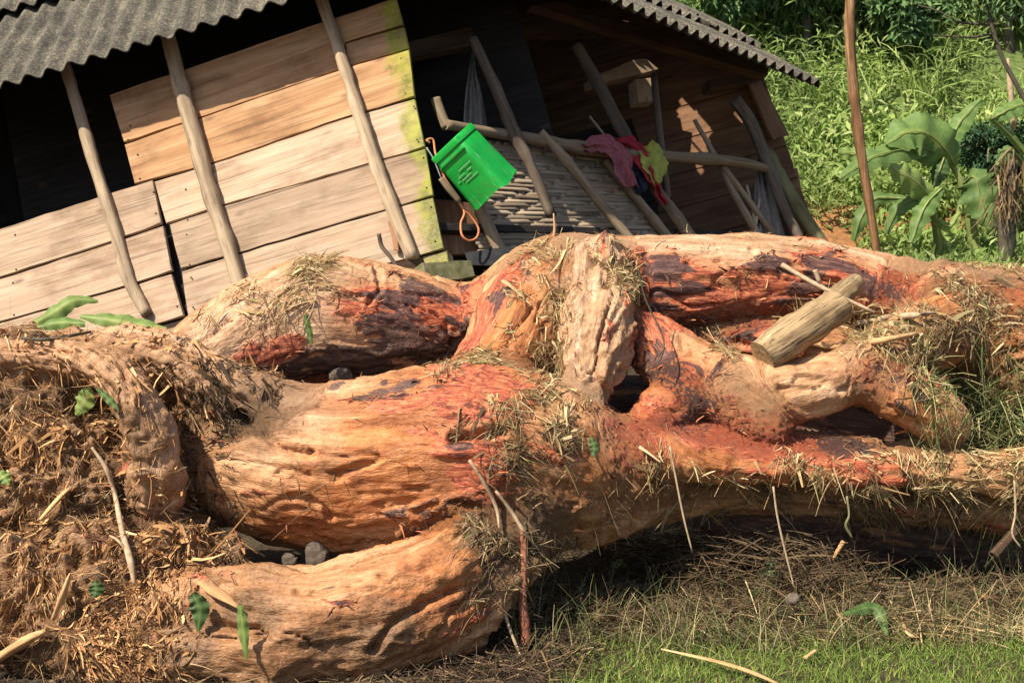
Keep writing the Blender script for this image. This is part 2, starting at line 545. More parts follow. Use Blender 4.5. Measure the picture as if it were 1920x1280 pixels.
bump(nt, b, n2, 0.8, 0.02)
M['soil'] = m

# ------------------------------------------------------------------ terrain
def sstep(a, b, x):
    t = np.clip((x - a) / (b - a), 0, 1)
    return t * t * (3 - 2 * t)

_upH = unit(LW.at(640, 100) - LW.at(690, 300))          # the hut's own up, leaning
_Lx = unit(LW.at(800, 280) - LW.at(417, 385))
CB = LW.at(832, 470, -0.03)                             # hut corners on the floor: front corner, left, right, back
LF = CB - _Lx * 3.6
RR = RW.at(1535, 452, -0.05)
BK = LF + (RR - CB)
_fn = np.cross(CB - LF, RR - CB); _fn = _fn / _fn[2]
def gz(x, y):
    z = gz0(x, y)
    x, y = np.asarray(x, float), np.asarray(y, float)
    # under the hut the ground stays below its sloping floor
    e0, e1 = (CB - LF)[:2], (BK - LF)[:2]
    det = e0[0] * e1[1] - e0[1] * e1[0]
    dx, dy = x - LF[0], y - LF[1]
    u, v = (dx * e1[1] - dy * e1[0]) / det, (e0[0] * dy - e0[1] * dx) / det
    ins = sstep(-0.35, -0.02, u) * sstep(-0.25, -0.02, v) * (1 - sstep(1.02, 1.1, u)) * (1 - sstep(1.02, 1.25, v))
    zf = LF[2] - (_fn[0] * dx + _fn[1] * dy) - 0.12
    return np.where(z > zf, z * (1 - ins) + np.minimum(z, zf) * ins, z)

def gz0(x, y):
    x, y = np.asarray(x, float), np.asarray(y, float)
    z = 0.92 * sstep(6.1, 7.3, y) + 0.33 * sstep(7.3, 10.5, y)
    z = z + 0.42 * sstep(10.3, 11.0, y)
    h = np.clip(y - 10.9, 0, None)
    z = z + 0.80 * h * sstep(0, 1.4, h)
    p = np.stack([x, y, np.zeros_like(x)], -1)
    return z + 0.09 * fbm(p, 0.7, 3, 4) * sstep(5.0, 7, y) + 0.05 * fbm(p, 1.6, 3, 9) + h * 0.10 * fbm(p, 0.35, 2, 2)

def grid_sheet(name, xs, ys, mat):
    X, Y = np.meshgrid(xs, ys)
    V = np.stack([X, Y, gz(X, Y)], -1).reshape(-1, 3)
    nx, ny = len(xs), len(ys)
    i = np.arange(nx * ny).reshape(ny, nx)
    Q = np.stack([i[:-1, :-1], i[:-1, 1:], i[1:, 1:], i[1:, :-1]], -1).reshape(-1, 4)
    return link(name, mesh_np(name, V, Q, True), mat)

xs = np.concatenate([np.linspace(-60, -6, 14)[:-1], np.linspace(-6, 8, 141), np.linspace(8, 60, 14)[1:]])
ys = np.concatenate([np.linspace(-40, 2, 12)[:-1], np.linspace(2, 14, 151), np.linspace(14, 60, 60)[1:]])
ground = grid_sheet('ground', xs, ys, M['soil'])
tag(ground, 'dark soil ground rising into the clay hillside behind', 'ground', kind='structure')
#@@STRUCTURE

# ================================================================== THE HUT
hut = empty('wooden_hut', tuple(LW.at(832, 470) - np.array([0, -0.1, 0.25])), 'leaning wooden plank hut with corrugated grey roof behind the fallen tree', 'hut')

# ---- plank wall (left side)
wall = empty('plank_wall', (0, 0, 0))
wall.parent = hut
wall.location = (0, 0, 0)
WORLD['plank_wall'] = Matrix.Translation(hut.location)
def wall_plank(px, off=0.0, th=0.026, mat='plank', name='plank', plane=LW, parent=wall, warp=0.004):
    return board(name, [plane.at(x, y, off) for x, y in px], plane.n, th, M[mat], parent, warp=warp)

wall_plank([(205, 178), (480, 84), (650, 28), (742, -4), (756, 46), (645, 79), (640, 128), (420, 203), (232, 266)], 0.000, mat='plank_warm')
wall_plank([(648, 82), (757, 50), (766, 90), (650, 124)], 0.004, mat='plank_warm')
wall_plank([(233, 271), (420, 206), (642, 131), (767, 94), (777, 181), (640, 221), (400, 303), (252, 344)], 0.002, mat='plank_warm')
wall_plank([(290, 341), (401, 308), (640, 225), (777, 185), (796, 274), (640, 320), (417, 384), (312, 419)], -0.003)
wall_plank([(318, 421), (417, 388), (640, 324), (797, 279), (812, 366), (640, 416), (430, 478), (339, 503)], 0.003)
wall_plank([(340, 509), (430, 482), (640, 420), (812, 371), (832, 466), (700, 499), (520, 548), (352, 592)], -0.002)
# lower planks left of the gap
wall_plank([(-420, 562), (0, 430), (286, 338), (302, 418), (205, 453), (0, 518), (-420, 645)], 0.012)
wall_plank([(-420, 650), (0, 523), (205, 458), (306, 424), (322, 507), (230, 536), (0, 601), (-420, 726)], 0.016)
wall_plank([(-420, 731), (0, 606), (230, 541), (321, 514), (344, 592), (200, 632), (0, 690), (-420, 810)], 0.013)
# strip behind the ragged joint, coloured dark for the shade there
wall_plank([(262, 345), (330, 330), (372, 590), (320, 604)], -0.05, 0.02, 'inside_shade', 'backing_board')
# ledger beam the wall stands on
wall_plank([(300, 610), (700, 505), (838, 470), (842, 496), (700, 534), (300, 640)], -0.02, 0.12, 'plank', 'sill_beam')

def R_(w, Y): return w * 0.5 * Y / F
def pole(name, px, w, plane, off, mat='post', parent=hut, **kw):
    pts = [plane.at(x, y, off) for x, y in px]
    ww = w if isinstance(w, (list, tuple)) else [w] * len(px)
    rr = [R_(wi, p[1]) for wi, p in zip(ww, pts)]
    return tube(name, pts, rr, M[mat], parent, **kw)

pole('post', [(120, 118), (150, 215), (178, 312), (214, 425), (240, 520), (276, 590)], [22, 21, 22, 24, 23, 21], LW, 0.033, knots=4, rough=0.1, sides=12, n=40)
pole('post', [(312, 58), (336, 150), (362, 245), (395, 365), (425, 455), (458, 560)], [26, 28, 30, 28, 28, 29], LW, 0.036, knots=4, rough=0.1, sides=12, n=40)
pole('post', [(592, -30), (640, 108), (672, 210), (702, 300), (736, 390), (774, 486)], [24, 23, 23, 26, 26, 26], LW, 0.033, knots=5, rough=0.1, sides=12, n=40)
# torn dark strip at the foot of the last post
wall_plank([(727, 415), (738, 412), (746, 440), (748, 472), (738, 468), (735, 445)], 0.035, 0.01, 'plank_in', 'torn_bark_strip', parent=hut)

# nail heads where the boards meet the posts
M['nail'] = plain_mat('rusty_nail', (0.03, 0.02, 0.015), (0.08, 0.045, 0.03), 80)
bm = bmesh.new(); bmesh.ops.create_uvsphere(bm, u_segments=6, v_segments=4, radius=0.005)
nail_me = bpy.data.meshes.new('nail'); bm.to_mesh(nail_me); bm.free()
for x, y in [(240, 262), (244, 236), (262, 335), (258, 290), (760, 176), (752, 110), (782, 262), (776, 200), (800, 352), (794, 296), (816, 452), (808, 388), (352, 412), (348, 355), (356, 496), (350, 440), (292, 400), (288, 360), (312, 490), (308, 440), (332, 574), (328, 530), (362, 576), (358, 520), (30, 505), (28, 440), (26, 590), (24, 530)]:
    link('nail', nail_me, M['nail'], wall, Matrix.Translation(Vector(LW.at(x, y, 0.016 if x < 340 and y > 335 else 0.003))))
# ---- corrugated roofs
def corrugated(name, e0, e1, up, length, wav, amp, mat, parent, skew=0.0, th=0.007, clip=None, keep=None):
    """sheet with its eave from e0 to e1, corrugations running along up"""
    ev = e1 - e0
    L = np.linalg.norm(ev)
    x = ev / L
    upn = unit(up)
    nrm = unit(np.cross(x, upn))
    if nrm[2] < 0: nrm = -nrm
    nu = int(L / wav * 10)
    nvv = max(3, int(length / 0.12))
    U = np.linspace(0, L, nu + 1)
    T = np.linspace(0, length, nvv + 1)
    h = amp * np.sin(U / wav * 2 * math.pi)
    # eave irregular: sheets end a little differently
    sh = np.floor(U / 0.9)
    endj = 0.018 * np.sin(sh * 12.9)
    top = np.zeros((nvv + 1, nu + 1, 3))
    for j, t in enumerate(T):
        f = (1 - t / length)
        top[j] = e0 + np.outer(U, x) + upn * (t + 0) + np.outer(endj * f, upn) + np.outer(h, nrm)
        top[j] += nrm * (0.01 * math.sin(t * 3.1))
    bot = top - nrm * th
    V = np.concatenate([top.reshape(-1, 3), bot.reshape(-1, 3)])
    n0 = (nvv + 1) * (nu + 1)
    i = np.arange(n0).reshape(nvv + 1, nu + 1)
    q1 = np.stack([i[:-1, :-1], i[:-1, 1:], i[1:, 1:], i[1:, :-1]], -1).reshape(-1, 4)
    if HOLES:
        cen = top.reshape(-1, 3)[q1].mean(1)
        ok = np.ones(len(q1), bool)
        for hp, hr in HOLES:
            dv = cen - hp
            jag = 1 + 0.6 * fbm(cen, 14, 2, 5)
            ok &= np.linalg.norm(dv, axis=1) > hr * jag
        q1 = q1[ok]
    q2 = (q1 + n0)[:, ::-1]
    ed = []
    def rim(a): ed.append(np.stack([a[:-1], a[1:], a[1:] + n0, a[:-1] + n0], -1))
    rim(i[0]); rim(i[-1][::-1]); rim(i[:, 0][::-1]); rim(i[:, -1])
    R = np.stack([x, upn - x * np.dot(x, upn), nrm], 1)
    yv = unit(R[:, 1]); R[:, 1] = yv
    Lc = (V - e0) @ R
    me = mesh_np(name, Lc, [q1, q2] + ed, True)
    Mx = Matrix(((x[0], yv[0], nrm[0], e0[0]), (x[1], yv[1], nrm[1], e0[1]), (x[2], yv[2], nrm[2], e0[2]), (0, 0, 0, 1)))
    if keep is not None:
        bm = bmesh.new(); bm.from_mesh(me)
        co = (keep[0] - e0) @ R
        no = keep[1] @ R
        bmesh.ops.bisect_plane(bm, geom=bm.verts[:] + bm.edges[:] + bm.faces[:], plane_co=co, plane_no=no, clear_outer=True)
        bm.to_mesh(me); bm.free()
    try:
        me.set_sharp_from_angle(angle=math.radians(60))
    except Exception:
        pass
    return link(name, me, mat, parent, Mx)

# left roof
EL0, EL1 = P(-420, 286, 6.99), P(556, -4, 6.55)
upL = P(162, 6, 7.59) - P(108, 132, 6.77)
evL = unit(EL1 - EL0)
EL1x = EL1 + evL * 1.4
nL = unit(np.cross(evL, unit(upL))); nL = nL if nL[2] > 0 else -nL
# right roof
ER0, ER1 = P(1118, -14, 7.05), P(1543, 160, 8.4)
upR = P(1300, 36, 9.6) - ER1
evR = unit(ER1 - ER0)
ER0x = ER0 - evR * 1.6
nR = unit(np.cross(evR, unit(upR))); nR = nR if nR[2] > 0 else -nR
roof = empty('roof', (0, 0, 0)); roof.parent = hut
WORLD['roof'] = Matrix.Translation(hut.location)
# broken spots in the sheets through which the sun falls on the boards inside
HOLES = []
for (hx, hy, off, hr) in ((1196, 128, -0.29, 0.10), (1290, 240, -0.54, 0.15), (1392, 228, -0.54, 0.13)):
    q_ = RW.at(hx, hy, off) if off > -0.5 else Plane(RR, BK, RR + _upH).at(hx, hy)
    tt = [np.dot(o_ - q_, n_) / np.dot(TO_SUN, n_) for o_, n_ in ((ER0, nR), (EL0, nL))]
    HOLES.append((q_ + TO_SUN * min(t_ for t_ in tt if t_ > 0), hr))
keepL, keepR = (ER0 + nR * 0.06, nR), (EL0 + nL * 0.06, nL)
corrugated('roof_sheet', EL0, EL1x, upL, 1.22, 0.124, 0.019, M['roof'], roof, keep=keepL)
corrugated('roof_sheet', EL0 + unit(upL) * 1.10 + nL * 0.045, EL1x + unit(upL) * 1.10 + nL * 0.045, upL, 3.6, 0.124, 0.019, M['roof'], roof, keep=(ER0 + nR * 0.12, nR))
corrugated('roof_sheet', ER0x, ER1, upR, 0.62, 0.093, 0.024, M['roof'], roof, keep=keepR)
ru = unit(upR)
corrugated('roof_sheet', ER0x + ru * 0.55 + nR * 0.045, ER1 - evR * 0.12 + ru * 0.55 + nR * 0.045, upR, 4.6, 0.093, 0.024, M['roof'], roof, keep=(EL0 + nL * 0.12, nL))

# ---- enclosure: floor, end walls, back walls (dark inside)
def wpt(plane, x, y, off=0): return plane.at(x, y, off)
upH, Lx, Cb, Lf, Rr, Bk = _upH, _Lx, CB, LF, RR, BK
RB = Plane(*(RW.o - RW.n * 1.05 + d for d in (np.zeros(3), unit(np.cross(RW.n, [0, 0, 1])), np.array([0, 0, 1.0]))))
RB.n = RW.n; RB.o = RW.o - RW.n * 1.05
def roof_t(p):
    return min(np.dot(EL0 - p, nL) / np.dot(upH, nL), np.dot(ER0 - p, nR) / np.dot(upH, nR)) - 0.04
def enclosure(name, a, b, h=None, mat='inside_shade', drop=0.0):
    n = unit(np.cross(b - a, upH))
    top = [a + (b - a) * k / 8 for k in range(9)]
    top = [p + upH * (roof_t(p) if h is None else h) for p in top]
    return board(name, [a - upH * drop, b - upH * drop] + top[::-1], n, 0.03, M[mat], hut, sub=0)
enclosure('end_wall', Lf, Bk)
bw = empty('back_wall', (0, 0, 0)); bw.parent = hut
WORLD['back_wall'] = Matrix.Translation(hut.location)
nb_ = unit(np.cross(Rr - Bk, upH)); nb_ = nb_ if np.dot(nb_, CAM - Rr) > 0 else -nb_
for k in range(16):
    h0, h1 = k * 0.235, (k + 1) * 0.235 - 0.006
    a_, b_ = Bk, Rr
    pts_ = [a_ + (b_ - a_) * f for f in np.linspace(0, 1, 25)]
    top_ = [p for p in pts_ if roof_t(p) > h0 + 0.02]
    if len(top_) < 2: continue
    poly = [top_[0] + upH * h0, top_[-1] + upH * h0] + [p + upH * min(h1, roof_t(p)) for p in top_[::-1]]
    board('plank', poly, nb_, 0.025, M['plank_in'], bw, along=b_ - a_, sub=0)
board('floor', [Lf, Cb, Rr, Bk], upH, 0.04, M['inside_shade'], hut, sub=0)
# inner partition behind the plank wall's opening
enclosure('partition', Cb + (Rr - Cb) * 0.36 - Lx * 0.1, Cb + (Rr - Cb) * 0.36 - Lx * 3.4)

# ---- open side: back planks seen through it
def rplank(px, off, mat='plank_in', name='plank', th=0.025, parent=hut, plane=RW):
    return board(name, [plane.at(x, y, off) for x, y in px], plane.n, th, M[mat], parent)
inner = empty('inner_wall', (0, 0, 0)); inner.parent = hut
WORLD['inner_wall'] = Matrix.Translation(hut.location)
def sl(x): return -(x - 1250) * 0.235
for k, (y0, y1) in enumerate([(120, 190), (193, 282), (286, 366), (371, 452), (456, 540)]):
    xr0, xr1 = 1440 + k * 22, 1450 + k * 22
    xl = 1238
    if k < 0: rplank([(xl, y0 + sl(xl)), (xr0, y0 + sl(xr0)), (xr1, y1 + sl(xr1)), (xl, y1 + sl(xl))], -0.55 + 0.006 * (k % 2), parent=inner, mat='plank_in')
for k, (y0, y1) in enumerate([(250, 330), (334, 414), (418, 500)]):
    rplank([(830, y0 + 60), (1234, y0 - 40), (1234, y1 - 40), (830, y1 + 60)], -0.75 + 0.005 * (k % 2), parent=inner, mat='inside_shade')
# corner board right of the plank wall, low
rplank([(812, 372), (884, 380), (918, 474), (830, 478)], -0.04, 'plank_in', 'corner_board')
# beams inside
rplank([(755, 82), (1010, 18), (1180, 40), (1180, 62), (1010, 62), (765, 108)], -0.25, 'beam', 'tie_beam', 0.08)
rplank([(1108, 146), (1190, 112), (1212, 110), (1236, 130), (1112, 160)], -0.30, 'plank', 'bracket_beam', 0.08)
rplank([(1193, 148), (1224, 146), (1229, 189), (1197, 192)], -0.30, 'plank', 'short_post', 0.08)
rplank([(925, 52), (950, 50), (948, 192), (935, 194)], -0.30, 'beam', 'inner_post', 0.06)
rplank([(1325, 150), (1362, 146), (1372, 245), (1335, 250)], -0.45, 'beam', 'inner_post', 0.06)
rplank([(1000, 10), (1040, 2), (1445, 118), (1440, 140), (1425, 138)], 0.10, 'beam', 'eave_purlin', 0.07)
rplank([(1330, 150), (1424, 138), (1426, 152), (1334, 168)], -0.02, 'beam', 'wall_plate', 0.08)
rplank([(1060, 20), (1110, 40), (1030, 60), (980, 60)], -0.35, 'beam', 'rafter', 0.05)
# loose sheet at the far corner
rplank([(1402, 150), (1424, 146), (1480, 252), (1452, 262), (1440, 240)], -0.03, 'plank_in', 'corner_panel', 0.02)
rplank([(1462, 322), (1496, 314), (1512, 420), (1535, 450), (1500, 455)], -0.10, 'plank_in', 'corner_panel', 0.02)

# ---- poles and rail of the open side
pole('rail', [(836, 234), (900, 245), (1000, 261), (1080, 276), (1160, 288), (1300, 297), (1380, 303), (1444, 318)], [20, 19, 22, 23, 22, 21, 19, 16], RW, 0.06, 'bamboo', knots=6, rough=0.04, sides=12, n=50)
pole('rail_stub', [(817, 186), (826, 212), (838, 240)], 20, RW, 0.045, 'bamboo', rough=0.05)
pole('slanted_pole', [(886, 72), (930, 165), (962, 245), (995, 310), (1034, 405)], [18, 22, 24, 20, 20], RW, 0.10, 'pole_dark', knots=3, sides=10, n=30)
pole('slanted_pole', [(1080, 85), (1125, 165), (1160, 232), (1200, 300)], [22, 24, 24, 20], RW, -0.05, 'pole_dark', knots=2, n=26)
pole('slanted_pole', [(1192, 300), (1225, 350), (1262, 398), (1300, 452)], [18, 22, 24, 24], RW, 0.03, 'bamboo', knots=3, n=26)
pole('slanted_pole', [(1014, 247), (1052, 290), (1110, 362), (1192, 462)], [14, 19, 19, 20], RW, 0.085, 'bamboo', knots=4, n=30)
pole('slanted_pole', [(1134, 300), (1180, 355), (1258, 452)], [17, 18, 18], RW, 0.03, 'bamboo', knots=3, n=26)
pole('slanted_pole', [(1226, 140), (1236, 240), (1252, 372)], [13, 14, 14], RW, -0.10, 'pole_dark')
pole('slanted_pole', [(1302, 225), (1345, 300), (1380, 370), (1428, 452)], [8, 11, 14, 14], RW, 0.0, 'bamboo', knots=2)
pole('slanted_pole', [(1352, 308), (1395, 365), (1460, 452)], [11, 12, 13], RW, 0.02, 'bamboo', knots=2)
pole('corner_post', [(1376, 186), (1408, 230), (1436, 300), (1470, 390), (1506, 462)], [24, 24, 20, 20, 20], RW, 0.06, 'pole_dark', knots=3, n=34)
pole('corner_post', [(1436, 284), (1462, 332), (1496, 390), (1544, 462)], [26, 28, 28, 28], RW, 0.02, 'mossy_pole', knots=3, n=34)
pole('slanted_pole', [(898, 385), (915, 425), (940, 472)], [22, 24, 24], RW, 0.03, 'post', n=20)
pole('thin_stake', [(1105, 218), (1140, 262)], [5, 5], RW, 0.05, 'bamboo')
pole('thin_stake', [(1400, 348), (1412, 400), (1420, 450)], [6, 6, 6], RW, 0.0, 'post')
pole('thin_stake', [(1424, 372), (1414, 445)], [5, 5], RW, 0.01, 'post')

# ---- woven bamboo mat
mat_root = empty('woven_panel', (0, 0, 0)); mat_root.parent = hut
WORLD['woven_panel'] = Matrix.Translation(hut.location)
TL, TR, BR_, BL = RW.at(912, 268, -0.01), RW.at(1132, 292, -0.01), RW.at(1262, 462, -0.01), RW.at(896, 476, -0.01)
def mpt(u, v, off=0.0):
    return (TL * (1 - u) + TR * u) * (1 - v) + (BL * (1 - u) + BR_ * u) * v + RW.n * off
NR, NC = 27, 15
def strip(path, wdir, w, name):
    path = np.array(path)
    n = len(path)
    wv = unit(wdir) * w * 0.5
    t = RW.n * 0.0022
    V = np.concatenate([path - wv + t, path + wv + t, path + wv - t, path - wv - t])
    V = V.reshape(4, n, 3).transpose(1, 0, 2).reshape(-1, 3)
    q = []
    for i in range(n - 1):
        for k in range(4):
            q.append((i * 4 + k, (i + 1) * 4 + k, (i + 1) * 4 + (k + 1) % 4, i * 4 + (k + 1) % 4))
    q += [(0, 1, 2, 3), ((n - 1) * 4 + 3, (n - 1) * 4 + 2, (n - 1) * 4 + 1, (n - 1) * 4)]
    c = path.mean(0)
    x = unit(path[-1] - path[0]); z = RW.n - x * np.dot(x, RW.n); z = unit(z); y = np.cross(z, x)
    Rm = np.stack([x, y, z], 1)
    me = mesh_np(name, (V - c) @ Rm, np.array(q))
    Mx = Matrix(((x[0], y[0], z[0], c[0]), (x[1], y[1], z[1], c[1]), (x[2], y[2], z[2], c[2]), (0, 0, 0, 1)))
    return link(name, me, M['weave'], mat_root, Mx)
rh = np.linalg.norm(mpt(0.5, 0) - mpt(0.5, 1)) / NR
cwid = np.linalg.norm(mpt(0, 0.5) - mpt(1, 0.5)) / NC
for r in range(NR):
    v = (r + 0.5) / NR
    ph = (r // 1) % 4
    pth, nn = [], NC * 2
    wob = random.uniform(-0.006, 0.006)
    a, bq = random.uniform(-0.03, 0.0), random.uniform(0.98, 1.03)
    for k in range(nn + 1):
        u = a + (bq - a) * k / nn
        cidx = u * NC
        over = 1 if (int(cidx) + ph * 1) % 4 < 3 else -1     # over three, under one
        pth.append(mpt(u, v + wob * math.sin(u * 9 + r) * 1.5, 0.0035 * over + 0.002 + 0.002 * (r % 2)))
    strip(pth, mpt(0.5, 1) - mpt(0.5, 0), rh * random.uniform(0.92, 1.18), 'strip')
for cI in range(NC):
    u = (cI + 0.5) / NC
    strip([mpt(u, v, 0.0015) for v in np.linspace(-0.02, 1.01, 20)], mpt(1, 0.5) - mpt(0, 0.5), cwid * 0.6, 'strip')

# hanging rags and net belong to the hut
def drape(name, px, widths, plane, off, mat, parent=None, folds=5, depth=0.012, n=24, m=22, frame=None):
    """a hanging piece of cloth: centre line px, widths in px, folded across"""
    rows = spline(np.array([[x, y, w] for (x, y), w in zip(px, widths)], float), n)
    V = []
    for i, (x, y, w) in enumerate(rows):
        k = max(i - 1, 0); k2 = min(i + 1, n - 1)
        t = rows[k2, :2] - rows[k, :2]
        t = t / (np.linalg.norm(t) + 1e-9)
        nx, ny = t[1], -t[0]
        for j in range(m):
            s = j / (m - 1) - 0.5
            z = depth * math.sin(s * folds * 2 * math.pi + 0.6 * math.sin(i * 0.35)) + depth * 0.6 * math.sin(s * folds * 4.1 + i * 0.22)
            V.append(plane.at(x + nx * w * s * 1.0, y + ny * w * s, off + z))
    V = np.array(V)
    V = np.concatenate([V, V - plane.n * 0.004])
    i = np.arange(n * m).reshape(n, m)
    q = np.stack([i[:-1, :-1], i[:-1, 1:], i[1:, 1:], i[1:, :-1]], -1).reshape(-1, 4)
    n0 = n * m
    rim = []
    for a in (i[0], i[-1], i[:, 0], i[:, -1]):
        rim.append(np.stack([a[:-1], a[1:], a[1:] + n0, a[:-1] + n0], -1))
    me = mesh_np(name, V, [q, q[:, ::-1] + n0] + rim, True)
    return link(name, me, M[mat], parent)
net = drape('hanging_net', [(888, 92), (886, 130), (888, 180), (892, 246)], [4, 12, 32, 46], RW, -0.04, 'net', folds=4)
tag(net, 'grey net hanging in the dark opening above the green bucket', 'net')
rag = drape('plastic_rag', [(1424, 290), (1428, 340), (1436, 395), (1444, 456)], [8, 24, 44, 62], RW, -0.02, 'net', folds=3)
tag(rag, 'grey plastic rag hanging at the far corner post of the hut', 'rag')

# supports under the corner
rplank([(792, 492), (884, 488), (892, 518), (800, 530)], 0.10, 'mossy_pole', 'foundation_block', 0.25)
rplank([(620, 520), (800, 480), (806, 505), (630, 548)], -0.05, 'beam', 'floor_joist', 0.12)

sheet = board('plastic_sheet', [P(*q) for q in [(870, 478, 6.5), (920, 464, 6.5), (1000, 452, 6.55), (1010, 478, 6.5), (930, 498, 6.45), (880, 500, 6.45)]], (0.1, -0.8, 0.6), 0.006, M['black_sheet'], None)
tag(sheet, 'crumpled black plastic sheet under the woven panel', 'plastic sheet')

# ================================================================== things on the rail
# green plastic tub hung by its rim
m, nt, b = new_mat('green_plastic')
tc = nt.nodes.new('ShaderNodeTexCoord')
n1 = noise(nt, tc.outputs['Object'], 9, 4, 0.6)
n2 = noise(nt, mapping(nt, tc.outputs['Object'], (60, 60, 9)), 1.0, 3, 0.6)
c = ramp(nt, n1, [(0.3, (0.004, 0.27, 0.032)), (0.7, (0.012, 0.38, 0.055))])
c = mixc(nt, c, (0.22, 0.42, 0.2), ramp(nt, n2, [(0.62, (0, 0, 0)), (0.72, (0.6, 0.6, 0.6))]))
c = mixc(nt, c, (0.10, 0.085, 0.05), ramp(nt, noise(nt, tc.outputs['Object'], 16, 6, 0.75), [(0.54, (0, 0, 0)), (0.78, (0.7, 0.7, 0.7))]))
nt.links.new(c, b.inputs['Base Color'])
b.inputs['Roughness'].default_value = 0.38
b.inputs['Specular IOR Level'].default_value = 0.5
M['green'] = m
M['pale_print'] = plain_mat('faded_print', (0.30, 0.6, 0.32), (0.5, 0.75, 0.5), 40)
A0, A1 = P(848, 267, 6.48), P(929, 356, 6.50)
az = unit(A1 - A0)
toc = unit(CAM - A0)
ax = unit(np.cross(az, toc))                  # across, in the picture plane (down-left .. up-right)
if ax[0] > 0: ax = -ax                        # points to the lower left
ay = np.cross(az, ax)
if np.dot(ay, toc) < 0: ay = -ay
th_ = math.radians(-33)
bx_, by_ = ax * math.cos(th_) + ay * math.sin(th_), -ax * math.sin(th_) + ay * math.cos(th_)
LEN = np.linalg.norm(A1 - A0) * 1.06
tub = empty('green_tub', tuple(A0), 'bright green plastic tub hanging upside down from the bamboo rail', 'tub')
def rrect(hx, hy, r, k=5):
    out = []
    for cx, cy, a0 in ((hx - r, hy - r, 0), (-hx + r, hy - r, 90), (-hx + r, -hy + r, 180), (hx - r, -hy + r, 270)):
        for i in range(k + 1):
            a = math.radians(a0 + 90 * i / k)
            out.append((cx + r * math.cos(a), cy + r * math.sin(a)))
    return np.array(out)
def loft(name, rings, mat, parent, closed_first=False):
    k = len(rings[0])
    V = np.concatenate(rings)
    q = []
    for i in range(len(rings) - 1):
        for j in range(k):
            q.append((i * k + j, i * k + (j + 1) % k, (i + 1) * k + (j + 1) % k, (i + 1) * k + j))
    f = [np.array(q)]
    me = mesh_np(name, V, f, True)
    if closed_first:
        bm = bmesh.new(); bm.from_mesh(me); bm.verts.ensure_lookup_table()
        bm.faces.new([bm.verts[j] for j in range(k)][::-1])
        bmesh.ops.recalc_face_normals(bm, faces=bm.faces)
        bm.to_mesh(me); bm.free()
    try: me.set_sharp_from_angle(angle=math.radians(45))
    except Exception: pass
    Mx = Matrix(((bx_[0], by_[0], az[0], A0[0]), (bx_[1], by_[1], az[1], A0[1]), (bx_[2], by_[2], az[2], A0[2]), (0, 0, 0, 1)))
    return link(name, me, mat, parent, Mx)
def ring(hx, hy, r, z, wav=0.0):
    p = rrect(hx, hy, r)
    a = np.arctan2(p[:, 1], p[:, 0])
    return np.c_[p, z + wav * np.cos(4 * a + 0.8)]
HX, HY = 0.118, 0.105
loft('body', [ring(HX * .9, HY * .9, .035, .03), ring(HX * .93, HY * .93, .035, .035), ring(HX * .95, HY * .95, .035, LEN * .35), ring(HX, HY, .035, LEN * .9), ring(HX * 1.03, HY * 1.03, .035, LEN * .99, .016),
              ring(HX * 1.0, HY * 1.0, .033, LEN * .99 - .002, .016), ring(HX * .96, HY * .96, .033, LEN * .85), ring(HX * .88, HY * .88, .03, .05)], M['green'], tub, True)
loft('rim', [ring(HX * .74, HY * .74, .03, -.010), ring(HX * .92, HY * .92, .035, -.010), ring(HX * .965, HY * .965, .035, -.004), ring(HX * .965, HY * .965, .035, .026), ring(HX * .89, HY * .89, .035, .031)], M['green'], tub, True)
TM = Matrix(((bx_[0], by_[0], az[0], A0[0]), (bx_[1], by_[1], az[1], A0[1]), (bx_[2], by_[2], az[2], A0[2]), (0, 0, 0, 1)))
def tub_box(name, x0, x1, y, z0, z1, mat, t=0.004):
    bm = bmesh.new()
    bmesh.ops.create_cube(bm, size=1)
    for v in bm.verts:
        v.co = Vector(((x0 + x1) / 2 + v.co.x * (x1 - x0), y + v.co.y * t, (z0 + z1) / 2 + v.co.z * (z1 - z0)))
    me = bpy.data.meshes.new(name); bm.to_mesh(me); bm.free()
    return link(name, me, mat, tub, TM)
yf = HY * 0.975
tub_box('rib', -HX * .8, HX * .8, HY * .94, .055, .062, M['green'], .012)
for (x0, x1, z) in ((-.07, .02, .125), (-.05, -.02, .15), (0.0, .05, .152), (-.03, .04, .172), (.05, .07, .168), (-.06, .03, .19)):
    tub_box('faded_print', x0, x1, yf + (z - .05) * 0.018, z, z + .0028, M['pale_print'], 0.0016)

M['orange_cord'] = plain_mat('orange_cord', (0.5, 0.15, 0.06), (0.66, 0.27, 0.13), 60)
cord = tube('orange_cord', [RW.at(x, y, .12) for x, y in [(806, 268), (800, 263), (812, 262), (817, 290), (832, 330), (846, 352), (868, 392), (882, 405), (897, 428), (893, 446), (878, 451), (866, 440), (864, 418), (870, 396), (850, 360), (838, 342)]], 0.0055, M['orange_cord'], None, sides=7, n=90, rough=0.02)
tag(cord, 'orange looped cord hanging below the green tub', 'cord')
tool = empty('hand_tool', tuple(RW.at(845, 352, .10)), 'wooden handled tool tied with cord beside the green tub', 'tool')
pole('handle', [(826, 334), (842, 354), (862, 378)], [11, 14, 10], RW, .135, 'bamboo', tool)
M['steel'] = plain_mat('worn_steel', (0.3, 0.3, 0.3), (0.55, 0.55, 0.53), 30, 0.4)
tube('blade', [RW.at(x, y, .135) for x, y in [(800, 277), (814, 300), (828, 336)]], [.010, .008, .006], M['steel'], tool, flat=0.25, sides=8, rough=0.0)

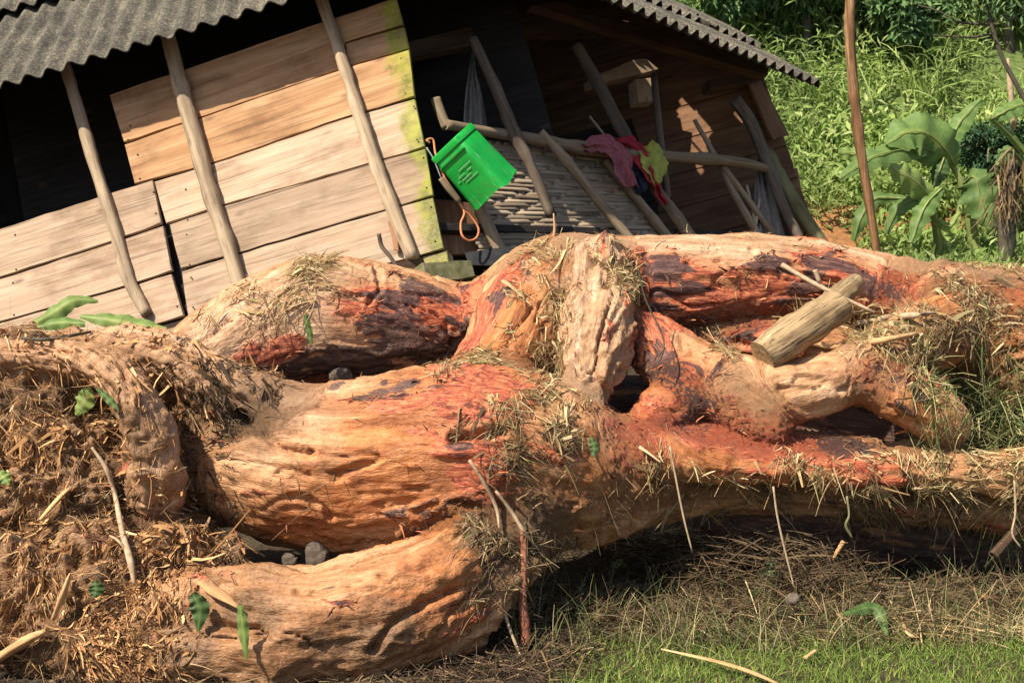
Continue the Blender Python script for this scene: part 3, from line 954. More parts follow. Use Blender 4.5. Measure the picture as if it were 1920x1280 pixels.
M['pink_cloth'] = plain_mat('pink_checked_cloth', (0.20, 0.055, 0.065), (0.34, 0.11, 0.12), 55, 0.95)
M['red_cloth'] = plain_mat('crimson_cloth', (0.20, 0.012, 0.02), (0.36, 0.03, 0.045), 40, 0.95)
M['yellow_cloth'] = plain_mat('olive_yellow_cloth', (0.24, 0.24, 0.04), (0.40, 0.40, 0.09), 25, 0.95)
M['navy_cloth'] = plain_mat('navy_cloth', (0.012, 0.014, 0.025), (0.03, 0.035, 0.055), 25, 0.95)
def garment(name, px, w, off, mat, label, folds=1.6, depth=0.012):
    o = drape(name, px, w, RW, off, mat, None, folds=folds, depth=depth, n=34, m=30)
    me = o.data
    co = np.zeros(len(me.vertices) * 3); me.vertices.foreach_get('co', co); co = co.reshape(-1, 3)
    half = len(co) // 2
    nz = np.stack([fbm(co[:half], 16, 3, 50 + k) for k in range(3)], 1) * 0.022
    nz *= 1.7
    co[:half] += nz; co[half:] += nz
    me.vertices.foreach_set('co', co.ravel()); me.update()
    return tag(o, label, 'cloth')
garment('yellow_cloth', [(1210, 272), (1222, 290), (1228, 315), (1232, 346)], [26, 42, 46, 16], .105, 'yellow_cloth', 'olive yellow cloth slung over the rail next to the red scarf')
garment('navy_cloth', [(1178, 272), (1188, 300), (1196, 330), (1204, 358)], [20, 24, 24, 10], .085, 'navy_cloth', 'small dark navy cloth hanging between the pink and red cloths')
garment('red_scarf', [(1156, 266), (1180, 270), (1202, 288), (1214, 316), (1230, 348), (1252, 384)], [20, 30, 28, 26, 20, 6], .10, 'red_cloth', 'crimson scarf hanging over the rail with a long tail')
garment('pink_shirt', [(1096, 274), (1120, 270), (1146, 276), (1162, 292), (1172, 320), (1186, 352)], [18, 30, 34, 36, 34, 26], .115, 'pink_cloth', 'pink checked shirt slung over the rail with one sleeve hanging')

# ================================================================== THE FALLEN TREE
# limbs: name, then rows of (pixel x, pixel y, radius in pixels, distance)
LIMBS = [
 ('trunk', [(470, 864, 124, 4.93), (540, 870, 142, 4.9), (660, 878, 152, 4.87), (850, 856, 166, 4.89), (1000, 872, 160, 4.95), (1130, 892, 108, 5.02), (1300, 892, 66, 5.13), (1500, 902, 56, 5.18), (1700, 910, 60, 5.2), (1990, 930, 78, 5.25)]),
 ('upper_trunk', [(350, 690, 70, 5.3), (440, 650, 92, 5.45), (560, 608, 116, 5.62), (660, 606, 112, 5.7), (780, 608, 86, 5.75), (880, 606, 64, 5.78), (960, 578, 78, 5.72), (1040, 536, 86, 5.65), (1180, 534, 86, 5.66), (1350, 530, 82, 5.7), (1500, 527, 74, 5.75), (1640, 545, 70, 5.75), (1760, 580, 80, 5.7), (1870, 600, 92, 5.65), (1990, 605, 95, 5.6)]),
 ('crossing_limb', [(1050, 532, 82, 5.6), (985, 605, 84, 5.4), (935, 690, 74, 5.16), (880, 775, 80, 5.02)]),
 ('broken_stub', [(1120, 505, 64, 5.46), (1124, 580, 62, 5.30), (1114, 660, 55, 5.14), (1097, 735, 43, 5.03), (1065, 800, 56, 4.98)]),
 ('middle_limb', [(1180, 615, 36, 5.35), (1238, 660, 48, 5.25), (1305, 708, 58, 5.16), (1400, 736, 54, 5.08), (1490, 738, 50, 5.05), (1600, 700, 48, 5.08), (1700, 652, 52, 5.18), (1790, 615, 62, 5.35), (1900, 600, 70, 5.5)]),
 ('middle_limb', [(1380, 750, 56, 5.08), (1440, 800, 40, 5.02)]),
 ('forked_limb', [(1610, 695, 46, 5.12), (1680, 732, 48, 5.06), (1742, 772, 44, 5.05), (1784, 800, 36, 5.06)]),
 ('red_stub', [(1290, 742, 52, 5.15), (1222, 785, 34, 5.03)]),
 ('bark_tongue', [(1140, 860, 70, 4.94), (1250, 862, 44, 4.92), (1400, 872, 30, 4.92), (1600, 882, 28, 4.94), (1800, 885, 36, 5.0), (1990, 890, 44, 5.0)]),
 ('bark_tongue', [(1180, 830, 50, 5.05), (1400, 842, 36, 5.05), (1550, 840, 30, 5.07), (1634, 838, 24, 5.07)]),
 ('bark_tongue', [(1300, 850, 40, 5.0), (1500, 862, 30, 5.02), (1800, 872, 34, 5.08)]),
 ('back_and_fill_limb', [(1230, 620, 38, 5.72), (1330, 632, 46, 5.66), (1450, 640, 48, 5.62), (1570, 650, 46, 5.6)]),
 ('trunk', [(1080, 900, 100, 5.2), (1300, 886, 66, 5.32), (1600, 900, 66, 5.38), (1990, 925, 88, 5.5)]),  # extra capsule added behind the front trunk to shade what lies beneath
 ('back_and_fill_limb', [(1060, 800, 56, 5.86), (1180, 780, 70, 5.86), (1350, 780, 70, 5.87), (1600, 800, 64, 5.87), (1850, 800, 74, 5.85), (1990, 800, 80, 5.8)]),  # added fill limb, closes the lit gaps between the trunks with a dark mass
 ('back_and_fill_limb', [(1370, 985, 60, 5.85), (1480, 985, 84, 5.82), (1700, 985, 95, 5.8), (1990, 990, 110, 5.75)]),  # added fill limb, keeps the space under the front trunk dark
 ('right_limb', [(1760, 590, 96, 5.6), (1850, 635, 112, 5.5), (1990, 645, 118, 5.4)]),
 ('lower_root', [(40, 1262, 150, 4.75), (220, 1225, 130, 4.42), (400, 1190, 120, 4.30), (560, 1192, 112, 4.26), (700, 1166, 116, 4.30), (820, 1122, 104, 4.42), (895, 1054, 92, 4.64), (950, 960, 105, 4.84)]),
 ('root_mass', [(-300, 1000, 260, 5.1), (-120, 980, 280, 5.0), (50, 950, 260, 4.92), (180, 930, 205, 4.9)]),
 ('root_mass', [(-40, 770, 130, 4.95), (100, 775, 135, 4.9), (220, 770, 100, 4.92), (330, 790, 90, 5.0), (470, 820, 95, 4.98)]),
 ('root_mass', [(-60, 1180, 200, 4.6), (120, 1150, 175, 4.52), (280, 1110, 120, 4.5), (400, 1080, 70, 4.5)]),
 ('root_mass', [(60, 1260, 140, 4.45), (220, 1230, 110, 4.36), (360, 1200, 80, 4.32)]),
 ('root_ridge', [(-160, 690, 36, 4.74), (60, 664, 32, 4.68), (170, 684, 34, 4.62), (240, 745, 40, 4.56), (278, 840, 46, 4.54), (290, 930, 42, 4.58), (285, 1000, 30, 4.68)]),
 ('root_ridge', [(120, 650, 36, 4.96), (220, 646, 42, 4.86), (330, 676, 48, 4.8), (420, 728, 50, 4.8), (510, 775, 62, 4.86)]),
]
segs, names = [], []
for li, (nm, rows) in enumerate(LIMBS):
    R4 = np.array([[*P(x, y, Y), r * Y / F] for x, y, r, Y in rows])
    R4 = spline(R4, max(2, (len(R4) - 1) * 3 + 1))
    s = 0.0
    for k in range(len(R4) - 1):
        a, b2 = R4[k], R4[k + 1]
        L = np.linalg.norm(b2[:3] - a[:3])
        segs.append((a[:3], b2[:3], a[3], b2[3], s, li))
        s += L
VOX = 0.009
lo = np.array([-3.35, 3.85, -0.16]); hi = np.array([2.75, 6.35, 1.62])
dim = np.ceil((hi - lo) / VOX).astype(int)
SDF = np.full(dim, 0.3, np.float32)
def eval_seg(p, sg):
    a, b2, ra, rb, s, li = sg
    ab = (b2 - a).astype(np.float32)
    t = np.clip(((p - a.astype(np.float32)) @ ab) / np.dot(ab, ab), 0, 1)
    return np.linalg.norm(p - a.astype(np.float32) - t[..., None] * ab, axis=-1) - (ra + t * (rb - ra)), t
KS = {'root_ridge': 0.03, 'root_mass': 0.08, 'lower_root': 0.06, 'back_and_fill_limb': 0.02, 'broken_stub': 0.03, 'bark_tongue': 0.035}
for sg in segs:
    a, b2, ra, rb, s, li = sg
    K = KS.get(LIMBS[li][0], 0.05)
    pad = max(ra, rb) + 0.11
    i0 = np.maximum(((np.minimum(a, b2) - pad - lo) / VOX).astype(int), 0)
    i1 = np.minimum(((np.maximum(a, b2) + pad - lo) / VOX).astype(int) + 1, dim)
    if np.any(i1 <= i0): continue
    ax_ = [np.arange(i0[k], i1[k], dtype=np.float32) * VOX + lo[k] for k in range(3)]
    # squared distances from separable axes (cheap in memory)
    ab = b2 - a
    L2 = float(np.dot(ab, ab))
    X, Y, Z = (ax_[0] - a[0])[:, None, None].astype(np.float32), (ax_[1] - a[1])[None, :, None].astype(np.float32), (ax_[2] - a[2])[None, None, :].astype(np.float32)
    dot = X * np.float32(ab[0]) + Y * np.float32(ab[1]) + Z * np.float32(ab[2])
    t = np.clip(dot / np.float32(L2), 0, 1)
    d2 = X * X + Y * Y + Z * Z - 2 * t * dot + t * t * np.float32(L2)
    d = np.sqrt(np.maximum(d2, 0)) - (np.float32(ra) + t * np.float32(rb - ra))
    sub = SDF[i0[0]:i1[0], i0[1]:i1[1], i0[2]:i1[2]]
    h = np.clip(K - np.abs(sub - d), 0, None) / K
    sub[...] = np.minimum(sub, d) - h * h * np.float32(K * 0.25)

def surface_nets(S, vox, org):
    nx, ny, nz = S.shape
    neg = S < 0
    cnt = np.zeros((nx - 1, ny - 1, nz - 1), np.uint8)
    for dx in (0, 1):
        for dy in (0, 1):
            for dz in (0, 1):
                cnt += neg[dx:nx - 1 + dx, dy:ny - 1 + dy, dz:nz - 1 + dz]
    act = (cnt > 0) & (cnt < 8)
    idx = np.full(act.shape, -1, np.int32)
    ii = np.argwhere(act)
    idx[act] = np.arange(len(ii))
    acc = np.zeros((len(ii), 3)); num = np.zeros(len(ii))
    cs = [(0, 0, 0), (1, 0, 0), (0, 1, 0), (1, 1, 0), (0, 0, 1), (1, 0, 1), (0, 1, 1), (1, 1, 1)]
    val = {c: S[ii[:, 0] + c[0], ii[:, 1] + c[1], ii[:, 2] + c[2]] for c in cs}
    for c in cs:
        for k in range(3):
            if c[k] == 0:
                e = list(c); e[k] = 1; e = tuple(e)
                v0, v1 = val[c], val[e]
                m = (v0 < 0) != (v1 < 0)
                t = v0[m] / (v0[m] - v1[m])
                p = np.tile(np.array(c, float), (m.sum(), 1)); p[:, k] += t
                acc[m] += p; num[m] += 1
    V = (ii + acc / num[:, None]) * vox + org
    Q = []
    for k in range(3):
        sl0 = [slice(None)] * 3; sl1 = [slice(None)] * 3
        sl0[k] = slice(0, -1); sl1[k] = slice(1, None)
        a, b = neg[tuple(sl0)], neg[tuple(sl1)]
        cr = np.argwhere(a != b)
        k1, k2 = (k + 1) % 3, (k + 2) % 3
        ok = (cr[:, k1] > 0) & (cr[:, k2] > 0) & (cr[:, k1] < S.shape[k1] - 1) & (cr[:, k2] < S.shape[k2] - 1)
        cr = cr[ok]
        inside = neg[tuple(cr.T)]
        e1 = np.zeros(3, int); e1[k1] = 1
        e2 = np.zeros(3, int); e2[k2] = 1
        q = np.stack([idx[tuple((cr - e1 - e2).T)], idx[tuple((cr - e2).T)], idx[tuple(cr.T)], idx[tuple((cr - e1).T)]], 1)
        q[~inside] = q[~inside][:, ::-1]
        Q.append(q)
    return V, np.concatenate(Q)
TV, TQ = surface_nets(SDF, VOX, lo)
del SDF

def vnormals(V, Q):
    n = np.cross(V[Q[:, 2]] - V[Q[:, 0]], V[Q[:, 3]] - V[Q[:, 1]])
    N = np.zeros_like(V)
    for k in range(4):
        for c in range(3):
            N[:, c] += np.bincount(Q[:, k], n[:, c], len(V))
    return unit(N)

# which limb each vertex belongs to, and its grain coordinate (compressed along the limb)
nV = len(TV)
best = np.full(nV, 9.0); own = np.zeros(nV, int)
G = np.zeros((nV, 3)); W = np.zeros(nV)
for sg in segs:
    a, b2, ra, rb, s, li = sg
    sel = np.where(np.all((TV > np.minimum(a, b2) - max(ra, rb) - 0.12) & (TV < np.maximum(a, b2) + max(ra, rb) + 0.12), axis=1))[0]
    if not len(sel): continue
    p = TV[sel]
    ab = b2 - a
    L = np.linalg.norm(ab)
    t = np.clip(((p - a) @ ab) / (L * L), 0, 1)
    off = p - a - t[:, None] * ab
    d = np.abs(np.linalg.norm(off, axis=1) - (ra + t * (rb - ra)))
    T = ab / L
    off = off - np.outer(off @ T, T)
    g = off + np.outer((s + t * L) * 0.16, [0.58, 0.58, 0.58]) + li * 3.7
    w = np.exp(-d / 0.012) + 1e-9
    G[sel] += g * w[:, None]; W[sel] += w
    up_ = d < best[sel]
    best[sel[up_]] = d[up_]; own[sel[up_]] = li
G /= np.maximum(W, 1e-9)[:, None]
limb_name = np.array([l[0] for l in LIMBS])
rough_of = {'root_mass': 1.0, 'root_ridge': 0.30, 'lower_root': 0.13, 'broken_stub': 0.35, 'right_limb': 0.4, 'trunk': 0.10, 'upper_trunk': 0.06}
RGH = np.array([rough_of.get(n, 0.10) for n in limb_name])[own]
# soften the roughness between limbs
for _ in range(14):
    m_ = (RGH[TQ].mean(1))
    num = np.zeros(nV); den = np.zeros(nV)
    for k in range(4):
        num += np.bincount(TQ[:, k], m_, nV); den += np.bincount(TQ[:, k], minlength=nV)
    RGH = num / np.maximum(den, 1)
TN = vnormals(TV, TQ)
bvh0 = BVHTree.FromPolygons(TV.tolist(), TQ.tolist())
def hit(x, y, bvh=None):
    d = ray(x, y)
    h = (bvh or bvh0).ray_cast(Vector(CAM), Vector(d))
    return np.array(h[0]) if h[0] is not None else None

WARP = TV + np.stack([fbm(TV, 7, 2, 60 + k) for k in range(3)], 1) * 0.10
def tangent_at(h):
    b_, T_ = 9, None
    for a, b2, ra, rb, s, li in segs:
        ab = b2 - a
        t = np.clip(np.dot(h - a, ab) / np.dot(ab, ab), 0, 1)
        d = abs(np.linalg.norm(h - a - t * ab) - (ra + t * (rb - ra)))
        if d < b_: b_, T_ = d, unit(ab)
    return T_
def mask(strokes):
    out = np.zeros(nV)
    for st in strokes:
        x, y, r = st[:3]
        amp = st[3] if len(st) > 3 else 1.0
        h = hit(x, y)
        if h is None: continue
        rm = r * h[1] / F
        T_ = tangent_at(h)
        sel = np.where((np.abs(WARP[:, 0] - h[0]) < rm * 2.3) & (np.abs(WARP[:, 2] - h[2]) < rm * 2.3))[0]
        v_ = WARP[sel] - h
        al = v_ @ T_
        d = np.sqrt(np.maximum(np.sum(v_ * v_, 1) - 0.66 * al * al, 0)) / (rm * 0.92)
        out[sel] = np.maximum(out[sel], amp * np.clip(1.35 - d, 0, 1))
    return out
m_dark = mask([(640, 672, 62), (548, 690, 55), (600, 690, 55), (730, 640, 70), (800, 650, 66), (860, 615, 40, .8), (730, 560, 46, .8), (790, 545, 46, .9), (690, 690, 50), (860, 565, 36, .8),
               (1252, 500, 52, .9), (1300, 545, 48, .85), (1240, 560, 55, .75), (1440, 500, 46, .9), (1560, 505, 60, .85), (1620, 545, 45, .9), (1690, 560, 34), (1500, 560, 40, .7),
               (740, 728, 46, .9), (810, 722, 36, .7), (640, 722, 30, .6), (1240, 690, 62, .85), (1290, 760, 56, .9), (1210, 650, 50, .6), (1330, 700, 40, .6), (1560, 828, 60, .9), (1625, 830, 40), (1490, 830, 40, .6),
               (1700, 720, 46, .8), (1330, 620, 70, .7), (1400, 640, 40, .5), (880, 855, 40, .6), (810, 950, 60, .55), (780, 990, 60, .6), (940, 570, 30, .7), (985, 510, 26, .6), (1530, 800, 50, .6), (1880, 690, 60, .5)])
m_red = mask([(480, 680, 42), (520, 660, 36), (680, 590, 50, .8), (700, 540, 34), (830, 590, 60), (780, 590, 56, .9), (870, 570, 46), (880, 640, 40), (925, 560, 40), (905, 615, 36), (975, 490, 30, .9), (945, 530, 36),
              (1250, 520, 80), (1310, 560, 66), (1220, 590, 60), (1440, 530, 60), (1490, 560, 60), (1560, 530, 70), (1620, 560, 60), (1690, 545, 50), (1350, 585, 40, .7), (1540, 490, 46, .8),
              (900, 715, 80), (850, 740, 70), (780, 760, 50, .85), (840, 800, 46, .9), (880, 850, 56), (900, 905, 56, .95), (930, 780, 50, .8), (740, 745, 36, .7), (1010, 830, 40, .5), (600, 720, 40, .8),
              (1240, 800, 80), (1340, 815, 76), (1440, 838, 80), (1540, 855, 70, .9), (1160, 800, 50, .7), (1640, 870, 60, .7), (1230, 760, 50), (1215, 790, 40), (1300, 800, 50), (1280, 700, 50, .8), (1210, 640, 50, .8), (1420, 640, 50), (1470, 640, 36), (1340, 650, 40, .6), (1720, 700, 46, .8), (1660, 720, 40, .5), (870, 1150, 50, .7), (800, 1060, 60, .4), (1870, 560, 60, .5), (1180, 690, 40, .8)])
m_orange = mask([(960, 600, 90), (1000, 640, 70), (1020, 520, 60, .7), (870, 700, 110), (760, 800, 120, 1), (700, 760, 100, .7), (620, 850, 140, .6), (700, 930, 140, .9), (840, 940, 120, 1), (560, 980, 100, .9), (1100, 900, 120, .8), (1250, 900, 100, .7), (500, 1180, 140, .5), (640, 1200, 140, .8), (780, 1180, 120, .9), (1300, 830, 120, .8), (1460, 850, 120, .7), (1400, 560, 120, .5), (820, 880, 110, .7), (640, 960, 110, .55), (560, 900, 100, .35), (840, 1090, 110, .7), (700, 1130, 120, .5), (850, 600, 120, .6), (1250, 560, 120, .5), (1560, 560, 120, .5), (1850, 620, 120, 1), (1780, 560, 90, .8), (1900, 560, 90, .9), (1650, 760, 90, .6), (1250, 720, 110, .7)])
m_mud = mask([(240, 800, 70, .6), (430, 800, 60, .8), (470, 780, 50, .9), (520, 800, 60, .6), (280, 900, 80, .6), (300, 700, 80, .5), (480, 1070, 90, .6), (400, 1150, 90, .5), (1000, 950, 120, .8), (950, 1000, 120, .8), (1100, 950, 100, .6), (1300, 930, 100, .5), (1500, 930, 120, .6), (1700, 940, 140, .7), (460, 930, 60, .5), (1850, 700, 90, .6), (1000, 900, 90, .5), (560, 1230, 160, .8), (300, 1230, 160, .8), (480, 1160, 100, .7), (760, 1210, 100, .7), (640, 1240, 100, .8), (480, 850, 45, .6), (1800, 620, 70, .6)])
m_pale = np.maximum(np.array([{'broken_stub': 0.7, 'right_limb': 0.25, 'middle_limb': 0.2, 'upper_trunk': 0.2, 'root_ridge': 0.3}.get(n, 0.0) for n in limb_name])[own], mask([(1100, 480, 90), (1300, 470, 120, .8), (1500, 490, 120, .7), (560, 560, 120, .8), (450, 620, 90, .8), (540, 770, 110, .7), (1000, 560, 90, .9), (990, 620, 60, .6), (1560, 690, 90, .4)]))
m_rm = np.clip(RGH * 1.2 - 0.2, 0, 1)

edge = fbm(G, 30, 3, 5) * 1.3 + fbm(TV, 9, 3, 8) * 0.6
deep = np.isin(own, [i for i, l in enumerate(LIMBS) if l[0] == 'back_and_fill_limb' and l[1][0][3] > 5.8])
m_dark[deep] = np.maximum(m_dark[deep], 0.95)  # dark mask stands in for deep shade on the added fill limbs
def sharpen(m_): return np.clip((m_ + edge * 0.75 - 0.48) / 0.12, 0, 1)
a_red, a_dark = sharpen(m_red), sharpen(m_dark - 0.08)
FL = np.array([{'trunk': 1.0, 'lower_root': 1.25, 'broken_stub': 1.1, 'crossing_limb': 0.8, 'upper_trunk': 0.45, 'middle_limb': 0.7, 'forked_limb': 0.6, 'right_limb': 1.1, 'root_ridge': 0.8, 'bark_tongue': 0.7}.get(n, 0.6) for n in limb_name])[own]
FN = np.array([{'broken_stub': 3.0, 'lower_root': 1.4, 'right_limb': 1.6}.get(n, 1.0) for n in limb_name])[own]
for _ in range(8):
    for A_ in (FL, FN):
        m_ = A_[TQ].mean(1); num = np.zeros(nV); den = np.zeros(nV)
        for k in range(4):
            num += np.bincount(TQ[:, k], m_, nV); den += np.bincount(TQ[:, k], minlength=nV)
        A_[:] = num / np.maximum(den, 1)
# where the grain of two limbs meets it is ill defined: keep the fine relief low there
gr_ = np.zeros(nV)
for k in range(4):
    k2 = (k + 1) % 4
    rr_ = np.linalg.norm(G[TQ[:, k]] - G[TQ[:, k2]], axis=1) / (np.linalg.norm(TV[TQ[:, k]] - TV[TQ[:, k2]], axis=1) + 1e-4)
    gr_ += np.bincount(TQ[:, k], rr_, nV) / 4 * 1.15
calm = np.clip(1.5 / np.maximum(gr_, 1e-3), 0.08, 1)
for _ in range(6):
    m_ = calm[TQ].mean(1); num = np.zeros(nV); den = np.zeros(nV)
    for k in range(4):
        num += np.bincount(TQ[:, k], m_, nV); den += np.bincount(TQ[:, k], minlength=nV)
    calm = np.minimum(calm, num / np.maximum(den, 1))
FL *= calm; FN *= calm
GW = G + np.stack([fbm(TV, 3.0, 2, 70 + k) for k in range(3)], 1) * 0.07
disp = 0.034 * fbm(TV, 2.6, 2, 1) * (0.6 + RGH)
disp += FL * 0.050 * (0.32 - np.abs(fbm(GW, 6.0, 2, 2)) * 1.7)          # long flutes with creases
disp += FN * 0.013 * (0.22 - np.abs(fbm(GW, 17, 3, 13)) * 1.3)          # splits
disp -= np.minimum(FN, 1.6) * 0.022 * np.clip(1 - np.abs(fbm(GW, 9.0, 3, 23)) / 0.045, 0, 1) * (fbm(TV, 3.5, 2, 24) > 0.02)   # narrow drying cracks
disp += FN * 0.007 * (0.2 - np.abs(fbm(G, 44, 2, 3)) * 1.6)
rg = fbm(TV, 7, 4, 6)
disp += RGH * (0.10 * rg + 0.07 * fbm(TV, 3.4, 2, 16) - 0.06 * np.abs(fbm(TV, 15, 3, 7)) * 2 + 0.02)
disp += 0.011 * np.maximum(a_red * 0.7, a_dark) * (0.7 + 0.5 * edge)
# deep bark folds on the swollen end of the trunk
def groove(px, w, depth):
    global disp
    hs = [hit(x, y) for x, y in px]
    hs = [h for h in hs if h is not None]
    if len(hs) < 2: return
    c = spline(np.array(hs), 40)
    box = np.where(np.all((TV > c.min(0) - 0.1) & (TV < c.max(0) + 0.1), axis=1))[0]
    dd = np.min(np.linalg.norm(TV[box][:, None, :] - c[None], axis=2), axis=1)
    dd = np.abs(dd + 0.03 * fbm(TV[box], 12, 3, 3))
    disp[box] -= depth * np.exp(-(dd / w) ** 2)
    disp[box] += depth * 0.18 * np.exp(-((dd - 2.2 * w) / (1.3 * w)) ** 2)
groove([(440, 775), (480, 790), (505, 825), (545, 845), (580, 850)], 0.018, 0.045)
groove([(480, 960), (540, 930), (600, 945), (620, 970)], 0.010, 0.018)
groove([(500, 900), (540, 880), (580, 890)], 0.010, 0.014)
groove([(850, 820), (900, 815), (940, 808)], 0.016, 0.05)
groove([(380, 690), (430, 740), (470, 760)], 0.014, 0.03)
groove([(780, 960), (830, 940), (900, 950)], 0.012, 0.02)
groove([(560, 1110), (640, 1105), (720, 1080), (800, 1075)], 0.010, 0.018)
groove([(700, 1230), (740, 1170), (800, 1130), (860, 1100)], 0.014, 0.03)
groove([(830, 1180), (850, 1150), (880, 1140)], 0.014, 0.03)
groove([(1700, 480), (1712, 530), (1700, 590)], 0.010, 0.03)
groove([(1410, 470), (1415, 520), (1390, 570)], 0.007, 0.014)
groove([(700, 500), (712, 540), (690, 570)], 0.009, 0.02)
TV2 = TV + TN * disp[:, None]
TN = vnormals(TV2, TQ)

# ---- tree material
m, nt, b = new_mat('stripped_wood')
gv = attr(nt, 'grain', 'Vector')
ge = nt.nodes.new('ShaderNodeNewGeometry')
pos = ge.outputs['Position']
gn = noise(nt, gv, 16, 6, 0.65, 1.0)
gf = noise(nt, gv, 85, 4, 0.65, 0.6)
bl = noise(nt, pos, 4.5, 5, 0.6, 0.4)
sp = noise(nt, pos, 70, 4, 0.7)
wv = nt.nodes.new('ShaderNodeTexWave')
wv.inputs['Scale'].default_value = 7.0; wv.inputs['Distortion'].default_value = 9.0; wv.inputs['Detail'].default_value = 3.0; wv.inputs['Detail Scale'].default_value = 1.3
nt.links.new(gv, wv.inputs['Vector'])
base = ramp(nt, gn, [(0.28, (0.17, 0.07, 0.026)), (0.42, (0.38, 0.18, 0.075)), (0.55, (0.52, 0.28, 0.135)), (0.72, (0.67, 0.43, 0.265))])
base = mixc(nt, base, ramp(nt, wv.outputs['Fac'], [(0.2, (0.86, 0.78, 0.7)), (0.6, (1.05, 1.03, 1.0))]), 0.45, 'MULTIPLY')
base = mixc(nt, base, ramp(nt, gn, [(0.3, (0.30, 0.165, 0.075)), (0.5, (0.56, 0.36, 0.225)), (0.7, (0.73, 0.53, 0.38))]), attr(nt, 'pale'))
o_f = mth(nt, 'MULTIPLY_ADD', mth(nt, 'SUBTRACT', bl, 0.5), 1.6, attr(nt, 'orange'))
o_f = ramp(nt, o_f, [(0.15, (0, 0, 0)), (0.85, (0.95, 0.95, 0.95))])
orange = ramp(nt, gn, [(0.3, (0.20, 0.055, 0.016)), (0.5, (0.44, 0.15, 0.042)), (0.75, (0.62, 0.28, 0.10))])
col = mixc(nt, base, orange, o_f)
mud_f = mth(nt, 'MULTIPLY_ADD', mth(nt, 'SUBTRACT', bl, 0.5), 1.8, attr(nt, 'mud'))
mud_f = ramp(nt, mud_f, [(0.2, (0, 0, 0)), (0.85, (0.9, 0.9, 0.9))])
mud = ramp(nt, sp, [(0.3, (0.085, 0.045, 0.022)), (0.6, (0.20, 0.115, 0.055))])
col = mixc(nt, col, mud, mud_f)
col = mixc(nt, col, ramp(nt, gf, [(0.3, (0.06, 0.032, 0.017)), (0.5, (0.22, 0.115, 0.052)), (0.7, (0.38, 0.21, 0.095))]), attr(nt, 'shred'))
red = ramp(nt, gf, [(0.30, (0.09, 0.02, 0.016)), (0.45, (0.34, 0.07, 0.035)), (0.58, (0.56, 0.165, 0.07)), (0.72, (0.68, 0.30, 0.15))])
rsoft = ramp(nt, mth(nt, 'MULTIPLY_ADD', mth(nt, 'SUBTRACT', gn, 0.5), 1.3, attr(nt, 'redness')), [(0.15, (0, 0, 0)), (0.75, (0.8, 0.8, 0.8))])
col = mixc(nt, col, (0.44, 0.155, 0.065), rsoft)
dtl = mth(nt, 'ADD', mth(nt, 'MULTIPLY', mth(nt, 'SUBTRACT', gn, 0.5), 1.3), mth(nt, 'ADD', mth(nt, 'MULTIPLY', mth(nt, 'SUBTRACT', gf, 0.5), 1.1), mth(nt, 'MULTIPLY', mth(nt, 'SUBTRACT', bl, 0.5), 1.0)))
col = mixc(nt, col, red, ramp(nt, mth(nt, 'MULTIPLY_ADD', dtl, 0.8, attr(nt, 'red')), [(0.38, (0, 0, 0)), (0.62, (0.95, 0.95, 0.95))]))
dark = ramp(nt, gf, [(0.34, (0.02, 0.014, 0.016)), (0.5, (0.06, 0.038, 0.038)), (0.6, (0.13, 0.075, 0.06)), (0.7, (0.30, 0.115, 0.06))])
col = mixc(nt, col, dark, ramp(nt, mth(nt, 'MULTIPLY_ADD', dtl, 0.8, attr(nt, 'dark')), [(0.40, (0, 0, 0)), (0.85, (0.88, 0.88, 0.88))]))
# fine dark splits along the grain and specks of dirt
col = mixc(nt, col, (0.07, 0.038, 0.02), mth(nt, 'MULTIPLY', ramp(nt, gf, [(0.28, (1, 1, 1)), (0.39, (0, 0, 0))]), 0.8))
col = mixc(nt, col, ramp(nt, sp, [(0.3, (0.6, 0.56, 0.52)), (0.5, (1, 1, 1)), (0.72, (1.15, 1.14, 1.12))]), 0.7, 'MULTIPLY')
nt.links.new(col, b.inputs['Base Color'])
b.inputs['Roughness'].default_value = 0.5
b.inputs['Specular IOR Level'].default_value = 0.4
h = mth(nt, 'ADD', mth(nt, 'MULTIPLY', gf, 0.8), mth(nt, 'ADD', mth(nt, 'MULTIPLY', gn, 0.5), mth(nt, 'MULTIPLY', sp, 0.35)))
bump(nt, b, h, 0.75, 0.016)
M['tree'] = m

tree = empty('fallen_tree', (0.4, 5.0, 0.0), 'huge fallen tree stripped of bark with red and pale wood and tangled roots', 'tree')
fown = own[TQ[:, 0]]
part_names = ['trunk', 'upper_trunk', 'crossing_limb', 'broken_stub', 'middle_limb', 'forked_limb', 'red_stub', 'bark_tongue', 'back_and_fill_limb', 'right_limb', 'lower_root', 'root_mass', 'root_ridge']
PLAIN = {'upper_trunk': 'trunk', 'crossing_limb': 'limb', 'middle_limb': 'limb', 'forked_limb': 'limb', 'back_and_fill_limb': 'limb', 'right_limb': 'limb', 'red_stub': 'stub', 'broken_stub': 'stub', 'bark_tongue': 'bark_slab', 'lower_root': 'root', 'root_ridge': 'root'}
PLABEL = {'trunk': 'thick pale front trunk with orange stain', 'upper_trunk': 'long rear trunk with dark red bark patches', 'broken_stub': 'pale splintered stub standing against the trunk', 'root_mass': 'shredded muddy root mass', 'lower_root': 'curved orange root along the ground', 'bark_tongue': 'raw red slab on the front trunk', 'back_and_fill_limb': 'grey limb showing behind the log, and added fill limbs darkened for shade'}
fname = limb_name[fown]
